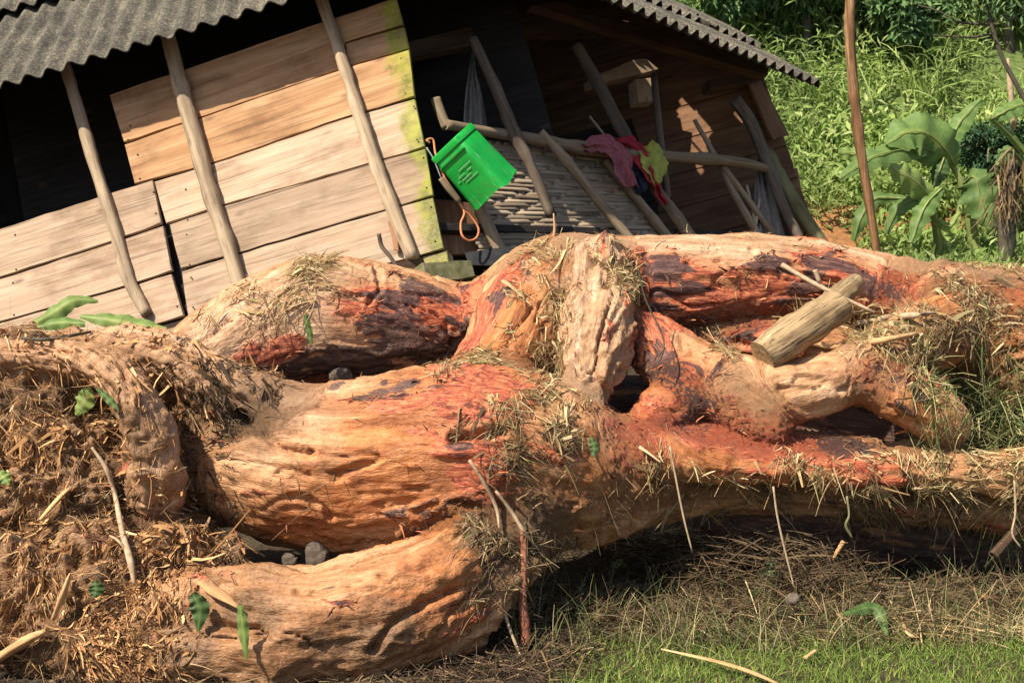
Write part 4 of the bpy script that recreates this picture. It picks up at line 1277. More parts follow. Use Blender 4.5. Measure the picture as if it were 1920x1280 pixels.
for pn in part_names:
    fs = TQ[fname == pn]
    if not len(fs): continue
    u, inv = np.unique(fs, return_inverse=True)
    me = mesh_np(PLAIN.get(pn, pn), TV2[u], inv.reshape(-1, 4), True)
    vattr(me, 'grain', G[u])
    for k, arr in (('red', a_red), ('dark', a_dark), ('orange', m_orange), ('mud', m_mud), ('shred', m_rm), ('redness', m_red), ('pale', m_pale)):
        fattr(me, k, arr[u])
    me.normals_split_custom_set_from_vertices(TN[u].tolist())
    o = link(PLAIN.get(pn, pn), me, M['tree'], tree)
    if pn in PLABEL: o['label'] = PLABEL[pn]
bvh = BVHTree.FromPolygons(TV2.tolist(), TQ.tolist())

# ================================================================== straw and splinters caught on the tree
M['crevice'] = tint_mat('crevice_fibre', [(0.0, (0.02, 0.014, 0.01)), (0.5, (0.07, 0.045, 0.026)), (0.85, (0.17, 0.11, 0.06)), (1.0, (0.3, 0.2, 0.1))])
def near(x, y, r, n):
    """n random surface points of the tree within r pixels' worth of metres round the point seen at x, y"""
    h = hit(x, y, bvh)
    if h is None: return np.zeros((0, 3)), np.zeros((0, 3))
    rm = r * h[1] / F
    d = np.linalg.norm(TV2 - h, axis=1)
    sel = np.where((d < rm) & (TN @ unit(CAM - h) > -0.3))[0]
    if not len(sel): return np.zeros((0, 3)), np.zeros((0, 3))
    pr = np.exp(-(d[sel] / rm) ** 2 * 1.6) * np.clip(fbm(TV2[sel], 9, 2, 33) * 2.5 + 0.35, 0.02, 1); pr /= pr.sum()
    k = RNG.choice(sel, n, p=pr)
    return TV2[k], TN[k]

def field(p, seed):
    """strands near each other lie the same way"""
    return np.stack([fbm(p, 5.0, 2, seed + k * 3) for k in range(3)], -1) * 4.0
def straw_at(soup, spots, lmin=0.04, lmax=0.16, w=(0.0025, 0.0075), lift=0.35, grav=0.2, bias=None):
    for (x, y, r, n) in spots:
        n = int(n * 0.46)
        p, nn = near(x, y, r * 1.25, n)
        if not len(p): continue
        d = RNG.normal(size=(len(p), 3)) * 0.7 + field(p, 80)
        d -= nn * np.sum(d * nn, 1)[:, None]
        loose = RNG.random(len(p)) < 0.14
        lf = np.where(loose, lift * 1.8, lift * 0.3)[:, None]
        d = unit(d) + nn * (np.abs(RNG.normal(size=(len(p), 1))) * lf) - np.array([0, 0, 1.0]) * grav * np.where(loose, 1.2, 0.5)[:, None]
        L = lmin + (lmax - lmin) * RNG.random(len(p)) ** 1.8
        p = p + nn * (RNG.random((len(p), 1)) ** 2 * 0.022 + 0.002) - unit(d) * L[:, None] * 0.4
        ww = w[0] + (w[1] - w[0]) * RNG.random(len(p)) ** 3
        ww = np.where(RNG.random(len(p)) < 0.10, ww * 3.0, ww)
        fine = RNG.random(len(p)) < 0.5
        L = np.where(fine, L * 0.5, L); ww = np.where(fine, ww * 0.7, ww)
        soup.add(ribbons(p, d, L, ww, 4, np.where(fine, 0.7, 0.3)[:, None], 0.25))

def straw_obj(name, label, spots, mat='straw', **kw):
    s = Soup(); straw_at(s, spots, **kw)
    if s.n == 0: return None
    return tag(s.build(name, M[mat]), label, 'straw', kind='stuff')

straw_obj('straw_tuft', 'tuft of dry straw on top of the rear trunk by the plank wall', [(600, 500, 50, 714), (560, 520, 60, 510), (480, 560, 70, 374), (520, 545, 60, 272), (420, 590, 40, 153), (640, 520, 40, 136)], lift=0.5, grav=0.1)
straw_obj('straw_tuft', 'upright tuft of dry straw at the crest of the rear trunk', [(600, 492, 34, 420), (625, 492, 26, 220)], lift=2.2, grav=-0.25, lmin=0.05, lmax=0.14)
straw_obj('straw_tuft', 'matted straw draped over the crossing limb in the middle', [(1010, 560, 50, 408), (1030, 620, 60, 714), (1050, 680, 50, 646), (1020, 740, 70, 884), (980, 780, 70, 646), (1060, 780, 50, 442), (940, 660, 50, 476), (880, 680, 40, 408), (830, 690, 30, 204), (1010, 480, 50, 340), (1040, 455, 40, 272)], lift=0.4, grav=0.3)
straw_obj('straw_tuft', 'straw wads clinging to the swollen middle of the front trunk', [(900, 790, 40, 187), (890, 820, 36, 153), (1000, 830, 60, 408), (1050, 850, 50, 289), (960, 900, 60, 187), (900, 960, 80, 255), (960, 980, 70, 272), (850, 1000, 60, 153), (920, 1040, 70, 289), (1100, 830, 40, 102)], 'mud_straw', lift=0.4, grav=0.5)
straw_obj('straw_tuft', 'pale straw clump caught on top of the splintered stub', [(1150, 500, 50, 510), (1180, 520, 50, 442), (1120, 520, 60, 272), (1060, 540, 40, 255)], lift=0.5, grav=0.4)
straw_obj('straw_tuft', 'yellow straw heap on the rear trunk at the right edge', [(1800, 520, 70, 530), (1850, 500, 60, 428), (1760, 560, 70, 367), (1720, 600, 60, 265), (1900, 500, 50, 163), (1820, 570, 80, 367), (1880, 600, 60, 204)], lift=0.6, grav=0.15)
straw_obj('straw_tuft', 'straw litter lying in the crotch around the cut log', [(1560, 600, 70, 544), (1620, 590, 60, 544), (1660, 620, 60, 544), (1590, 640, 60, 374), (1480, 600, 40, 238), (1700, 660, 60, 510), (1740, 640, 60, 510), (1350, 660, 30, 238), (1330, 640, 30, 170)], lift=0.5, grav=0.2)
straw_obj('straw_fringe', 'straw fringe along the lower edge of the front trunk', [(1230, 848, 36, 204), (1480, 890, 34, 238), (1540, 892, 36, 289), (1600, 896, 40, 374), (1680, 898, 46, 510), (1760, 890, 60, 714), (1840, 880, 80, 952), (1400, 885, 30, 102), (1900, 890, 80, 782), (1330, 880, 30, 68)], lift=0.5, grav=0.15, lmin=0.03, lmax=0.13, w=(0.003, 0.009))
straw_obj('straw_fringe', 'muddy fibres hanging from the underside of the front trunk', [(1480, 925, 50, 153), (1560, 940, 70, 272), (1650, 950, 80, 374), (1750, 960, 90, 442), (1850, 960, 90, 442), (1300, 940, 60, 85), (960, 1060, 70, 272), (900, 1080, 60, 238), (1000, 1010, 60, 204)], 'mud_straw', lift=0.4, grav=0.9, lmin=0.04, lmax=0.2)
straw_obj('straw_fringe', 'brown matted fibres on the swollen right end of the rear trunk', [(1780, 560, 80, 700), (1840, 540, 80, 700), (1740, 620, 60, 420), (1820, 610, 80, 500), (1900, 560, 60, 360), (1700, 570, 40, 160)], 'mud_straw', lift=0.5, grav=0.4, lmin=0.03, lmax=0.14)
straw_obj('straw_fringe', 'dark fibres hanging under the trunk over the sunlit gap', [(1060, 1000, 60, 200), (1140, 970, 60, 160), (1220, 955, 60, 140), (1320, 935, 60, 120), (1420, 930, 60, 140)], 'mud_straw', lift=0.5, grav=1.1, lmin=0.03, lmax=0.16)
straw_obj('rear_trunk_litter', 'thin scatter of straw bits along the rear trunk', [(1100, 455, 60, 102), (1200, 460, 70, 85), (1300, 455, 80, 119), (1400, 460, 80, 119), (1500, 470, 80, 102), (1600, 480, 60, 85), (1700, 510, 60, 102), (640, 560, 80, 68)], lift=0.7, grav=0.0, lmin=0.02, lmax=0.07)
straw_obj('trunk_litter', 'few dark straw scraps sticking to the bare front trunk', [(560, 800, 120, 27), (640, 900, 140, 30), (540, 940, 60, 40), (1200, 880, 100, 68), (1350, 880, 100, 68)], 'mud_straw', lift=0.15, grav=0.5, lmin=0.02, lmax=0.1)

# green wisps in the straw
M['green_straw'] = tint_mat('green_wisps', [(0, (0.06, 0.09, 0.03)), (0.5, (0.15, 0.18, 0.06)), (0.75, (0.36, 0.33, 0.15)), (1, (0.55, 0.46, 0.25))], trans=0.2)
straw_obj('green_wisps', 'green grass wisps tangled in the debris at the right edge', [(1800, 760, 90, 850), (1760, 700, 70, 612), (1860, 800, 100, 1020), (1850, 720, 80, 510), (1700, 640, 50, 272), (1600, 580, 40, 153), (1160, 530, 40, 102)], 'green_straw', lift=0.7, grav=0.4, lmin=0.06, lmax=0.22)

# peeling flakes of bark along the edges of the dark and red patches, and raised wood hairs elsewhere
def along(k):
    e = np.zeros((len(k), 3))
    for i_, li_ in enumerate(own[k]):
        e[i_] = LDIR[li_]
    return e
LDIR = [unit(P(r[-1][0], r[-1][1], r[-1][3]) - P(r[0][0], r[0][1], r[0][3])) for _, r in LIMBS]
def flakes(name, label, cat, sel, n, L0, L1, w0, w1, mat, lift):
    k = RNG.choice(sel, n)
    nn = TN[k]
    d = along(k) * np.where(RNG.random((n, 1)) < 0.5, 1, -1) + RNG.normal(size=(n, 3)) * 0.35
    d -= nn * np.sum(d * nn, 1)[:, None]
    d = unit(d) + nn * np.abs(RNG.normal(size=(n, 1))) * lift
    s_ = Soup()
    L = L0 + (L1 - L0) * RNG.random(n) ** 2
    s_.add(ribbons(TV2[k] - nn * 0.003, d, L, w0 + (w1 - w0) * RNG.random(n) ** 2, 3, 0.4, 0.1, taper=0.25))
    return tag(s_.build(name, M[mat]), label, cat, kind='stuff')
M['bark_flake'] = tint_mat('bark_flake', [(0, (0.03, 0.018, 0.018)), (0.35, (0.16, 0.04, 0.022)), (0.7, (0.40, 0.11, 0.045)), (1, (0.56, 0.26, 0.12))])
M['wood_hair'] = tint_mat('wood_hair', [(0, (0.20, 0.09, 0.035)), (0.5, (0.46, 0.25, 0.11)), (1, (0.72, 0.5, 0.3))])
bd_ = np.maximum(np.minimum(a_dark, 1 - a_dark), np.minimum(a_red, 1 - a_red)) > 0.12
vis_ = (TN[:, 1] < 0.45) & (TV2[:, 0] > -1.6)
flakes('bark_flakes', 'curling red and dark bark flakes along the peeled patches', 'bark flakes', np.where(bd_ & vis_)[0], 5200, 0.012, 0.06, 0.003, 0.014, 'bark_flake', 0.35)
nrm_ = np.where(~np.isin(limb_name[own], ['root_mass']) & vis_ & (fbm(TV2, 5, 2, 44) > 0.02))[0]
flakes('wood_hairs', 'short raised wood fibres standing off the stripped trunk', 'wood fibres', nrm_, 4200, 0.012, 0.055, 0.0012, 0.005, 'wood_hair', 0.22)
# shredded wood over the root mass
def chips_on(soup, sel_p, n, lmin, lmax, wmin, wmax, out=0.5, grav=0.3, coh=1.0):
    k = RNG.choice(len(sel_p), n)
    p, nn = sel_p[k, :3], sel_p[k, 3:]
    d = RNG.normal(size=(n, 3)) * 0.7 + field(p, 90) * coh + np.array([0.25, 0, -0.5]) * coh
    d -= nn * np.sum(d * nn, 1)[:, None]
    d = unit(d) + nn * np.abs(RNG.normal(size=(n, 1))) * out - np.array([0, 0, 1.0]) * grav
    L = lmin + (lmax - lmin) * RNG.random(n) ** 2
    wd = wmin + (wmax - wmin) * RNG.random(n) ** 2.5
    soup.add(ribbons(p - unit(d) * L[:, None] * 0.25 + nn * 0.006, d, L, wd, 3, 0.55, 0.15, taper=0.35))
rm_sel = np.where((np.isin(limb_name[own], ['root_mass'])) & (TN[:, 1] < 0.5) & (TV2[:, 2] > -0.02) & (TV2[:, 0] > -2.6))[0]
rmp = np.c_[TV2[rm_sel], TN[rm_sel]]
s = Soup()
clus = fbm(rmp[:, :3], 4, 3, 21)
chips_on(s, rmp[clus > 0.0], 7000, 0.015, 0.08, 0.003, 0.018, 0.3, 0.2)
chips_on(s, rmp[clus > 0.18], 700, 0.04, 0.15, 0.008, 0.034, 0.5, 0.2)
chips_on(s, rmp, 11000, 0.015, 0.08, 0.0015, 0.005, 0.35, 0.25)
chips_on(s, rmp[clus < 0.05], 1500, 0.02, 0.08, 0.003, 0.016, 0.5, 0.4)
tag(s.build('shredded_wood', M['chips']), 'orange brown shredded wood and bark chips covering the root mass', 'wood chips', kind='stuff')
s = Soup()
chips_on(s, rmp, 1800, 0.05, 0.2, 0.0015, 0.004, 0.5, 0.6)
tag(s.build('root_fibres', M['mud_straw']), 'fine brown root fibres hanging over the root mass', 'root fibres', kind='stuff')
s = Soup()
chips_on(s, rmp[clus < -0.05], 700, 0.06, 0.22, 0.002, 0.006, 0.8, 0.4)
tag(s.build('root_straw', M['straw']), 'pale dry grass strands scattered over the root mass', 'straw', kind='stuff')
rd_sel = np.where((np.isin(limb_name[own], ['root_ridge', 'lower_root'])) & (TN[:, 1] < 0.4) & (TV2[:, 0] < -1.0 - 0.35 * RNG.random(nV)) & ((limb_name[own] == 'lower_root') | (RNG.random(nV) < 0.12)))[0]
rdp = np.c_[TV2[rd_sel], TN[rd_sel]]
s = Soup()
chips_on(s, rdp, 3000, 0.015, 0.1, 0.002, 0.016, 0.3, 0.3)
tag(s.build('root_bark_shreds', M['chips']), 'small bark shreds stuck on the curved roots at the left', 'wood chips', kind='stuff')
# crevice fibres between root mass and trunk
straw_obj('crevice_fibres', 'dark matted fibres in the crevice between root mass and trunk', [(390, 820, 60, 300), (370, 880, 60, 300), (410, 760, 50, 220), (350, 740, 50, 150), (420, 900, 46, 180), (390, 960, 60, 200), (340, 690, 50, 120), (440, 1000, 50, 110), (450, 760, 60, 420), (470, 720, 60, 360), (430, 720, 50, 300), (510, 750, 40, 120)], 'crevice', lift=0.5, grav=0.4, lmin=0.02, lmax=0.11, w=(0.002, 0.011))

# ================================================================== single pieces of wood lying on or in the tree
M['cut_log'] = wood_mat('cut_log_wood', (0.16, 0.105, 0.055), (0.34, 0.235, 0.125), (0.50, 0.37, 0.21), axis='z', bstr=1.0, scale=1.6, streak=0.95)
M['red_root'] = wood_mat('red_root', (0.16, 0.05, 0.03), (0.26, 0.095, 0.055), (0.36, 0.16, 0.1), axis='z', bstr=1.0)
M['split_wood'] = wood_mat('split_wood', (0.38, 0.20, 0.085), (0.52, 0.30, 0.14), (0.62, 0.40, 0.21), axis='z', bstr=0.8)
def surf(x, y, out=0.02):
    h = hit(x, y, bvh)
    if h is None:
        return P(x, y, 5.0)
    return h + unit(CAM - h) * out

def thing_tube(name, pts, w, mat, label, cat, out=0.015, sides=8, rough=0.12, flat=1.0, n=None, Y=None, knots=0):
    q = [P(x, y, Y if not isinstance(Y, (list, tuple)) else Y[i]) if Y else surf(x, y, out) for i, (x, y) in enumerate(pts)]
    ww = w if isinstance(w, (list, tuple)) else [w] * len(pts)
    o = tube(name, q, [a * 0.5 * p[1] / F for a, p in zip(ww, q)], M[mat], None, sides=sides, rough=rough, flat=flat, n=n, knots=knots)
    return tag(o, label, cat)

log = thing_tube('cut_log', [(1428, 668), (1470, 638), (1520, 606), (1572, 574)], [66, 76, 74, 66], 'cut_log', 'short pale barkless log lying in the crotch of the limbs', 'log', Y=[5.02, 5.06, 5.12, 5.2], sides=26, n=50, rough=0.085)
thing_tube('wood_chunk', [(1556, 568), (1584, 545), (1604, 530)], [40, 44, 34], 'cut_log', 'grey weathered wood chunk behind the pale cut log', 'wood chunk', Y=[5.3, 5.36, 5.42], sides=14, n=22, rough=0.2)
thing_tube('yellow_stick', [(1466, 496), (1510, 522), (1560, 548), (1640, 586)], [9, 9, 8, 6], 'straw_stick' if 'straw_stick' in M else 'rootlet', 'long yellow stick leaning across the rear trunk', 'stick', Y=[5.3, 5.25, 5.2, 5.15])
thing_tube('yellow_stick', [(1528, 506), (1536, 528)], [9, 8], 'rootlet', 'short yellow peg standing beside the long yellow stick', 'stick', Y=5.22)
thing_tube('splinter', [(1036, 462), (1040, 430), (1038, 400)], [14, 11, 4], 'split_wood', 'upright splinter standing on top of the rear trunk', 'splinter', Y=5.6, flat=0.5, sides=7)
thing_tube('pale_root', [(172, 838), (200, 880), (216, 930), (230, 1000), (244, 1050), (252, 1094)], [5, 9, 10, 11, 14, 9], 'rootlet', 'long pale root hanging over the shredded root mass', 'root', out=0.05, knots=2, n=40)
thing_tube('pale_root', [(206, 1004), (220, 1012), (236, 1030)], [4, 5, 5], 'rootlet', 'short pale side root beside the long pale root', 'root', out=0.05)
thing_tube('split_shard', [(376, 1090), (410, 1112), (448, 1138)], [20, 34, 12], 'split_wood', 'bright orange split wood shard on the lower root', 'wood shard', out=0.035, flat=0.35, sides=10, rough=0.2)
thing_tube('split_shard', [(74, 975), (110, 935), (130, 915)], [16, 26, 14], 'split_wood', 'tawny split shard stuck in the middle of the root mass', 'wood shard', out=0.06, flat=0.35, sides=10, rough=0.2)
thing_tube('split_shard', [(-6, 1235), (40, 1205), (90, 1180)], [50, 60, 24], 'split_wood', 'broad torn shard at the bottom left corner', 'wood shard', out=0.05, flat=0.4, sides=12, rough=0.3)
thing_tube('split_shard', [(100, 1160), (120, 1110), (132, 1075)], [22, 24, 10], 'split_wood', 'upright torn shard low on the root mass', 'wood shard', out=0.06, flat=0.4, sides=10, rough=0.25)
thing_tube('twig', [(40, 634), (90, 636), (170, 622)], [6, 8, 5], 'grey_twig', 'dark twig lying along the top of the root mass', 'twig', out=0.02)
thing_tube('twig', [(710, 438), (716, 462), (732, 482), (752, 512)], [8, 9, 8, 8], 'pole_dark', 'mossy twig leaning against the foot of the last wall post', 'twig', Y=[6.0, 6.0, 5.98, 5.95])
thing_tube('stick', [(1600, 608), (1660, 596), (1700, 592), (1752, 586)], [10, 12, 12, 8], 'rootlet', 'pale stick lying level on the straw right of the cut log', 'stick', out=0.05)
thing_tube('stick', [(1500, 640), (1560, 650), (1640, 640), (1720, 625)], [10, 14, 12, 8], 'split_wood', 'tan split stick across the middle limb below the cut log', 'stick', out=0.03)
thing_tube('stick', [(880, 862), (905, 900), (930, 950), (936, 990)], [6, 7, 7, 4], 'rootlet', 'bent pale stalk hanging down the front trunk', 'stalk', out=0.03)
thing_tube('stick', [(930, 920), (960, 960), (985, 1000), (1010, 1030)], [5, 7, 7, 5], 'rootlet', 'thin stalk crossing the bent pale stalk on the trunk', 'stalk', out=0.03)
thing_tube('vine', [(1256, 836), (1268, 900), (1282, 970), (1298, 1034)], [4, 4, 4, 3], 'rootlet', 'thin pale vine hanging from the trunk over the sunlit gap', 'vine', Y=4.72, rough=0.02)
thing_tube('vine', [(1450, 912), (1458, 970), (1474, 1040), (1490, 1104)], [4, 4, 4, 3], 'rootlet', 'thin pale vine hanging straight down before the dark hollow', 'vine', Y=4.75, rough=0.02)
thing_tube('vine', [(1588, 930), (1592, 965), (1586, 985), (1598, 1008)], [4, 4, 6, 4], 'mossy_pole', 'kinked green vine hanging below the straw fringe', 'vine', Y=4.75, rough=0.05)
thing_tube('vine', [(1902, 900), (1904, 960), (1898, 1000), (1914, 1026)], [4, 4, 4, 3], 'rootlet', 'curved vine hanging at the right edge of the trunk', 'vine', Y=4.8, rough=0.05)
thing_tube('hanging_root', [(978, 960), (982, 1040), (980, 1120), (986, 1190), (980, 1225)], [10, 14, 16, 20, 24], 'red_root' if 'red_root' in M else 'split_wood', 'reddish root hanging from the trunk to the ground', 'root', Y=[4.62, 4.5, 4.45, 4.42, 4.4], knots=2, n=36)
thing_tube('hanging_root', [(925, 1040), (940, 1120), (960, 1190), (1000, 1275)], [5, 6, 6, 6], 'rootlet', 'thin brown root trailing left of the reddish hanging root', 'root', Y=[4.45, 4.4, 4.36, 4.3])
thing_tube('twig', [(1230, 690), (1245, 640), (1210, 560), (1196, 500)], [3, 3, 3, 2], 'grey_twig', 'hair thin dark twig across the splintered stub', 'twig', Y=[4.95, 4.98, 5.0, 5.02], rough=0.02)

# stones
def stone(x, y, Y, r, label, sq=0.75):
    bm = bmesh.new()
    bmesh.ops.create_icosphere(bm, subdivisions=3, radius=1)
    c = P(x, y, Y); rm = r * Y / F
    V = np.array([v.co[:] for v in bm.verts])
    V *= (1 + 0.55 * fbm(V + c, 0.9, 2, 3) + 0.15 * fbm(V + c, 3, 2, 3))[:, None]
    V = np.sign(V) * np.abs(V) ** 0.85
    for v, q in zip(bm.verts, V): v.co = (q[0] * rm, q[1] * rm, q[2] * rm * sq)
    me = bpy.data.meshes.new('stone'); bm.to_mesh(me); bm.free()
    o = link('stone', me, M['stone'], None, Matrix.Translation(c))
    return tag(o, label, 'stone')
stone(596, 1040, 4.66, 26, 'grey stone wedged in the gap under the front trunk', 1.0)
stone(545, 1048, 4.72, 18, 'small dark stone beside the grey stone under the trunk')
stone(905, 540, 6.3, 26, 'rubble stone under the hut corner, leftmost of three')
stone(940, 530, 6.35, 22, 'rubble stone under the hut corner, nearest the black sheet')
stone(925, 552, 6.2, 24, 'lowest rubble stone under the hut corner')
stone(640, 705, 5.45, 26, 'dark stone lodged behind the front trunk')
stone(1486, 1122, 4.62, 14, 'small stone in the straw before the dark hollow')

# boards seen through the gap under the trunk
def gap_board(px, Y, mat, label, th=0.03):
    o = board('board', [P(x, y, Y) for x, y in px], (0, -1, 0.2), th, M[mat], None)
    return tag(o, label, 'board')
M['red_board'] = wood_mat('reddish_board', (0.26, 0.10, 0.05), (0.36, 0.15, 0.075), (0.44, 0.2, 0.1))
gap_board([(1168, 1052), (1270, 1030), (1274, 1044), (1172, 1066)], 5.7, 'red_board', 'reddish board in the sunlit gap under the trunk')
gap_board([(1130, 1090), (1395, 1102), (1394, 1114), (1130, 1102)], 5.2, 'beam', 'dark board lying in shade below the reddish board')
gap_board([(1060, 1066), (1128, 1060), (1128, 1074), (1062, 1080)], 5.55, 'red_board', 'pinkish board end left of the green leaf in the gap')
gap_board([(1858, 1035), (1918, 975), (1926, 985), (1868, 1045)], 5.0, 'beam', 'brown board leaning under the trunk at the right edge')

# ================================================================== leaves
def blade_leaf(name, pts, widths, Ys, mat, parent=None, label=None, cat=None, fold=0.25, wavy=0.22, torn=0.12, n=22, m=7, tintv=0.5, facing=None):
    """a broad leaf along a midrib: pixel points and half widths in pixels"""
    if Ys is None:                                  # lies on or hangs against the tree
        hh = [hit(x, y, bvh) for x, y in pts]
        hh = [h[1] for h in hh if h is not None] or [5.0]
        Ys = [min(hh) - 0.035 - 0.01 * k for k in range(len(pts))]
    rows = np.array([[*P(x, y, Y), w * Y / F] for (x, y), w, Y in zip(pts, widths, Ys)])
    rows = spline(rows, n)
    c, w = rows[:, :3], np.maximum(rows[:, 3], 0.002)
    T = unit(np.gradient(c, axis=0))
    ref = facing if facing is not None else unit(CAM - c[n // 2]) * 0.9 + np.array([-0.1, 0, 0.45])
    S = unit(np.cross(T, ref)); N = unit(np.cross(S, T))
    V = []
    ph = random.random() * 9
    for i in range(n):
        for j in range(m):
            s_ = j / (m - 1) * 2 - 1
            ww = w[i] * (1 - (torn * abs(s_) * max(0, math.sin(i * 2.4 + s_ * 2 + ph))))
            V.append(c[i] + S[i] * s_ * ww - N[i] * fold * abs(s_) ** 1.4 * w[i] + N[i] * wavy * w[i] * math.sin(i * 1.1 + ph) * abs(s_))
    i = np.arange(n * m).reshape(n, m)
    q = np.stack([i[:-1, :-1], i[:-1, 1:], i[1:, 1:], i[1:, :-1]], -1).reshape(-1, 4)
    me = mesh_np(name, np.array(V), q, True)
    rib = np.abs(np.tile(np.linspace(-1, 1, m), n))
    fattr(me, 'tint', np.clip(tintv + (rib < 0.05) * 0.3, 0, 1))
    o = link(name, me, M[mat], parent)
    if label: tag(o, label, cat)
    return o
m, nt, b = new_mat('banana_leaf')
ge = nt.nodes.new('ShaderNodeNewGeometry')
col = ramp(nt, attr(nt, 'tint'), [(0.0, (0.045, 0.09, 0.03)), (0.5, (0.16, 0.26, 0.075)), (0.8, (0.28, 0.37, 0.10)), (1.0, (0.42, 0.46, 0.19))])
col = mixc(nt, col, ramp(nt, noise(nt, ge.outputs['Position'], 26, 4, 0.6), [(0.3, (0.7, 0.75, 0.7)), (0.7, (1.2, 1.15, 1.1))]), 1.0, 'MULTIPLY')
nt.links.new(col, b.inputs['Base Color'])
b.inputs['Roughness'].default_value = 0.55
b.inputs['Specular IOR Level'].default_value = 0.35
t = nt.nodes.new('ShaderNodeBsdfTranslucent'); nt.links.new(col, t.inputs['Color'])
mx = nt.nodes.new('ShaderNodeMixShader'); mx.inputs[0].default_value = 0.35
nt.links.new(b.outputs[0], mx.inputs[1]); nt.links.new(t.outputs[0], mx.inputs[2]); nt.links.new(mx.outputs[0], nt.nodes['Material Output'].inputs['Surface'])
M['banana'] = m
M['stem'] = wood_mat('banana_stem', (0.10, 0.13, 0.04), (0.2, 0.24, 0.07), (0.32, 0.33, 0.12), axis='z', bstr=0.5)

# broken broad leaves on the root mass, left
blade_leaf('broad_leaf', [(52, 612), (100, 585), (140, 562), (184, 564)], [4, 16, 14, 3], [5.05, 5.05, 5.08, 5.1], 'banana', None, 'folded green leaf standing highest at the left by the wall', 'leaf', tintv=0.62, fold=0.5)
blade_leaf('broad_leaf', [(60, 616), (110, 604), (160, 606)], [3, 14, 6], [5.0, 5.0, 5.0], 'banana', None, 'crumpled green leaf lying low on the root mass top', 'leaf', tintv=0.5, fold=0.5)
blade_leaf('broad_leaf', [(150, 592), (200, 598), (250, 606), (312, 616)], [4, 16, 18, 4], [5.02, 5.0, 5.0, 5.0], 'banana', None, 'long bright leaf hanging over the root mass edge', 'leaf', tintv=0.6, fold=0.4)
blade_leaf('green_leaf', [(142, 778), (158, 750), (168, 722)], [4, 20, 3], None, 'banana', None, 'small bright green leaf stuck on the root mass', 'leaf', tintv=0.75)
blade_leaf('green_leaf', [(182, 728), (204, 748), (222, 768)], [3, 8, 2], None, 'banana', None, 'narrow dark leaf beside the small bright leaf', 'leaf', tintv=0.2)
blade_leaf('green_leaf', [(362, 1112), (374, 1140), (372, 1182)], [8, 20, 3], None, 'banana', None, 'dark round leaf hanging on the lower root', 'leaf', tintv=0.1)
blade_leaf('green_leaf', [(450, 1134), (456, 1180), (462, 1236)], [5, 11, 2], None, 'banana', None, 'long green blade hanging from the orange shard', 'leaf', tintv=0.55)
blade_leaf('green_leaf', [(-8, 882), (6, 894), (16, 908)], [6, 14, 3], None, 'banana', None, 'green leaf tip at the left edge', 'leaf', tintv=0.6)
blade_leaf('green_leaf', [(178, 1088), (180, 1104), (176, 1120)], [5, 16, 4], None, 'banana', None, 'dark leaf in the shade of the root mass', 'leaf', tintv=0.05)
blade_leaf('green_leaf', [(1580, 1170 - 20), (1640, 1140), (1664, 1190)], [4, 14, 3], [4.55, 4.6, 4.5], 'banana', None, 'dark green leaf lying in the ground straw', 'leaf', tintv=0.2)
blade_leaf('green_leaf', [(1400, 1130), (1436, 1090), (1450, 1040)], [10, 26, 4], [4.95, 5.0, 5.05], 'banana', None, 'large dull leaf lying in the dark hollow under the trunk', 'leaf', tintv=0.05)
blade_leaf('green_leaf', [(1142, 1078), (1160, 1060), (1180, 1070)], [5, 16, 4], [5.5, 5.5, 5.5], 'banana', None, 'bright green leaf in the sunlit gap under the trunk', 'leaf', tintv=0.7)
blade_leaf('green_leaf', [(572, 590), (580, 622), (584, 646)], [3, 6, 2], None, 'banana', None, 'withered green leaf hanging on the rear trunk', 'leaf', tintv=0.2)
blade_leaf('green_leaf', [(1108, 820), (1114, 838), (1112, 856)], [4, 9, 2], None, 'banana', None, 'small dark leaf on the trunk beneath the splintered stub', 'leaf', tintv=0.1)

# banana plants
def banana(label, stem, w, leaf_list, base_Y):
    r = empty('banana_plant', tuple(P(*stem[0], base_Y) - np.array([0, 0, 0.1])), label, 'banana plant')
    q = [P(x, y, base_Y) for x, y in stem]
    tube('stem', q, [a * 0.5 * base_Y / F for a in w], M['stem'], r, sides=10, n=20, rough=0.08)
    for pts, ws, dy, tv, torn in leaf_list:
        Ys = [base_Y + d for d in dy]
        blade_leaf('leaf', pts, [a * 1.35 for a in ws], Ys, 'banana', r, tintv=tv, torn=torn, fold=0.35, n=26, m=9)
        tube('midrib', [P(x, y, Y - 0.012) for (x, y), Y in zip(pts, Ys)], np.linspace(0.007, 0.002, len(pts)), M['stem'], r, sides=6, n=14, rough=0)
    return r
banana('young banana plant with broad arching leaves, right of the slender trunk', [(1768, 505), (1760, 456), (1752, 404), (1748, 372)], [22, 18, 12, 8], [
    ([(1752, 402), (1742, 368), (1708, 334), (1668, 312)], [4, 16, 22, 6], [0, -.1, -.25, -.3], 0.72, 0.25),
    ([(1756, 380), (1766, 352), (1734, 388), (1708, 455)][1:], [5, 16, 5], [-.1, -.25, -.3], 0.45, 0.3),
    ([(1750, 372), (1722, 372), (1686, 388), (1660, 438)], [3, 9, 13, 4], [0, -.1, -.2, -.2], 0.35, 0.35),
    ([(1754, 410), (1780, 424), (1800, 396)], [3, 9, 3], [0, -.1, -.1], 0.8, 0.2),
    ([(1760, 455), (1776, 460), (1795, 480)], [2, 4, 2], [0, -.05, -.1], 0.95, 0.0),
    ([(1748, 372), (1690, 372), (1640, 372), (1612, 414), (1600, 452)], [2, 6, 12, 12, 3], [.2, .3, .35, .3, .3], 0.3, 0.3),
], 9.3)
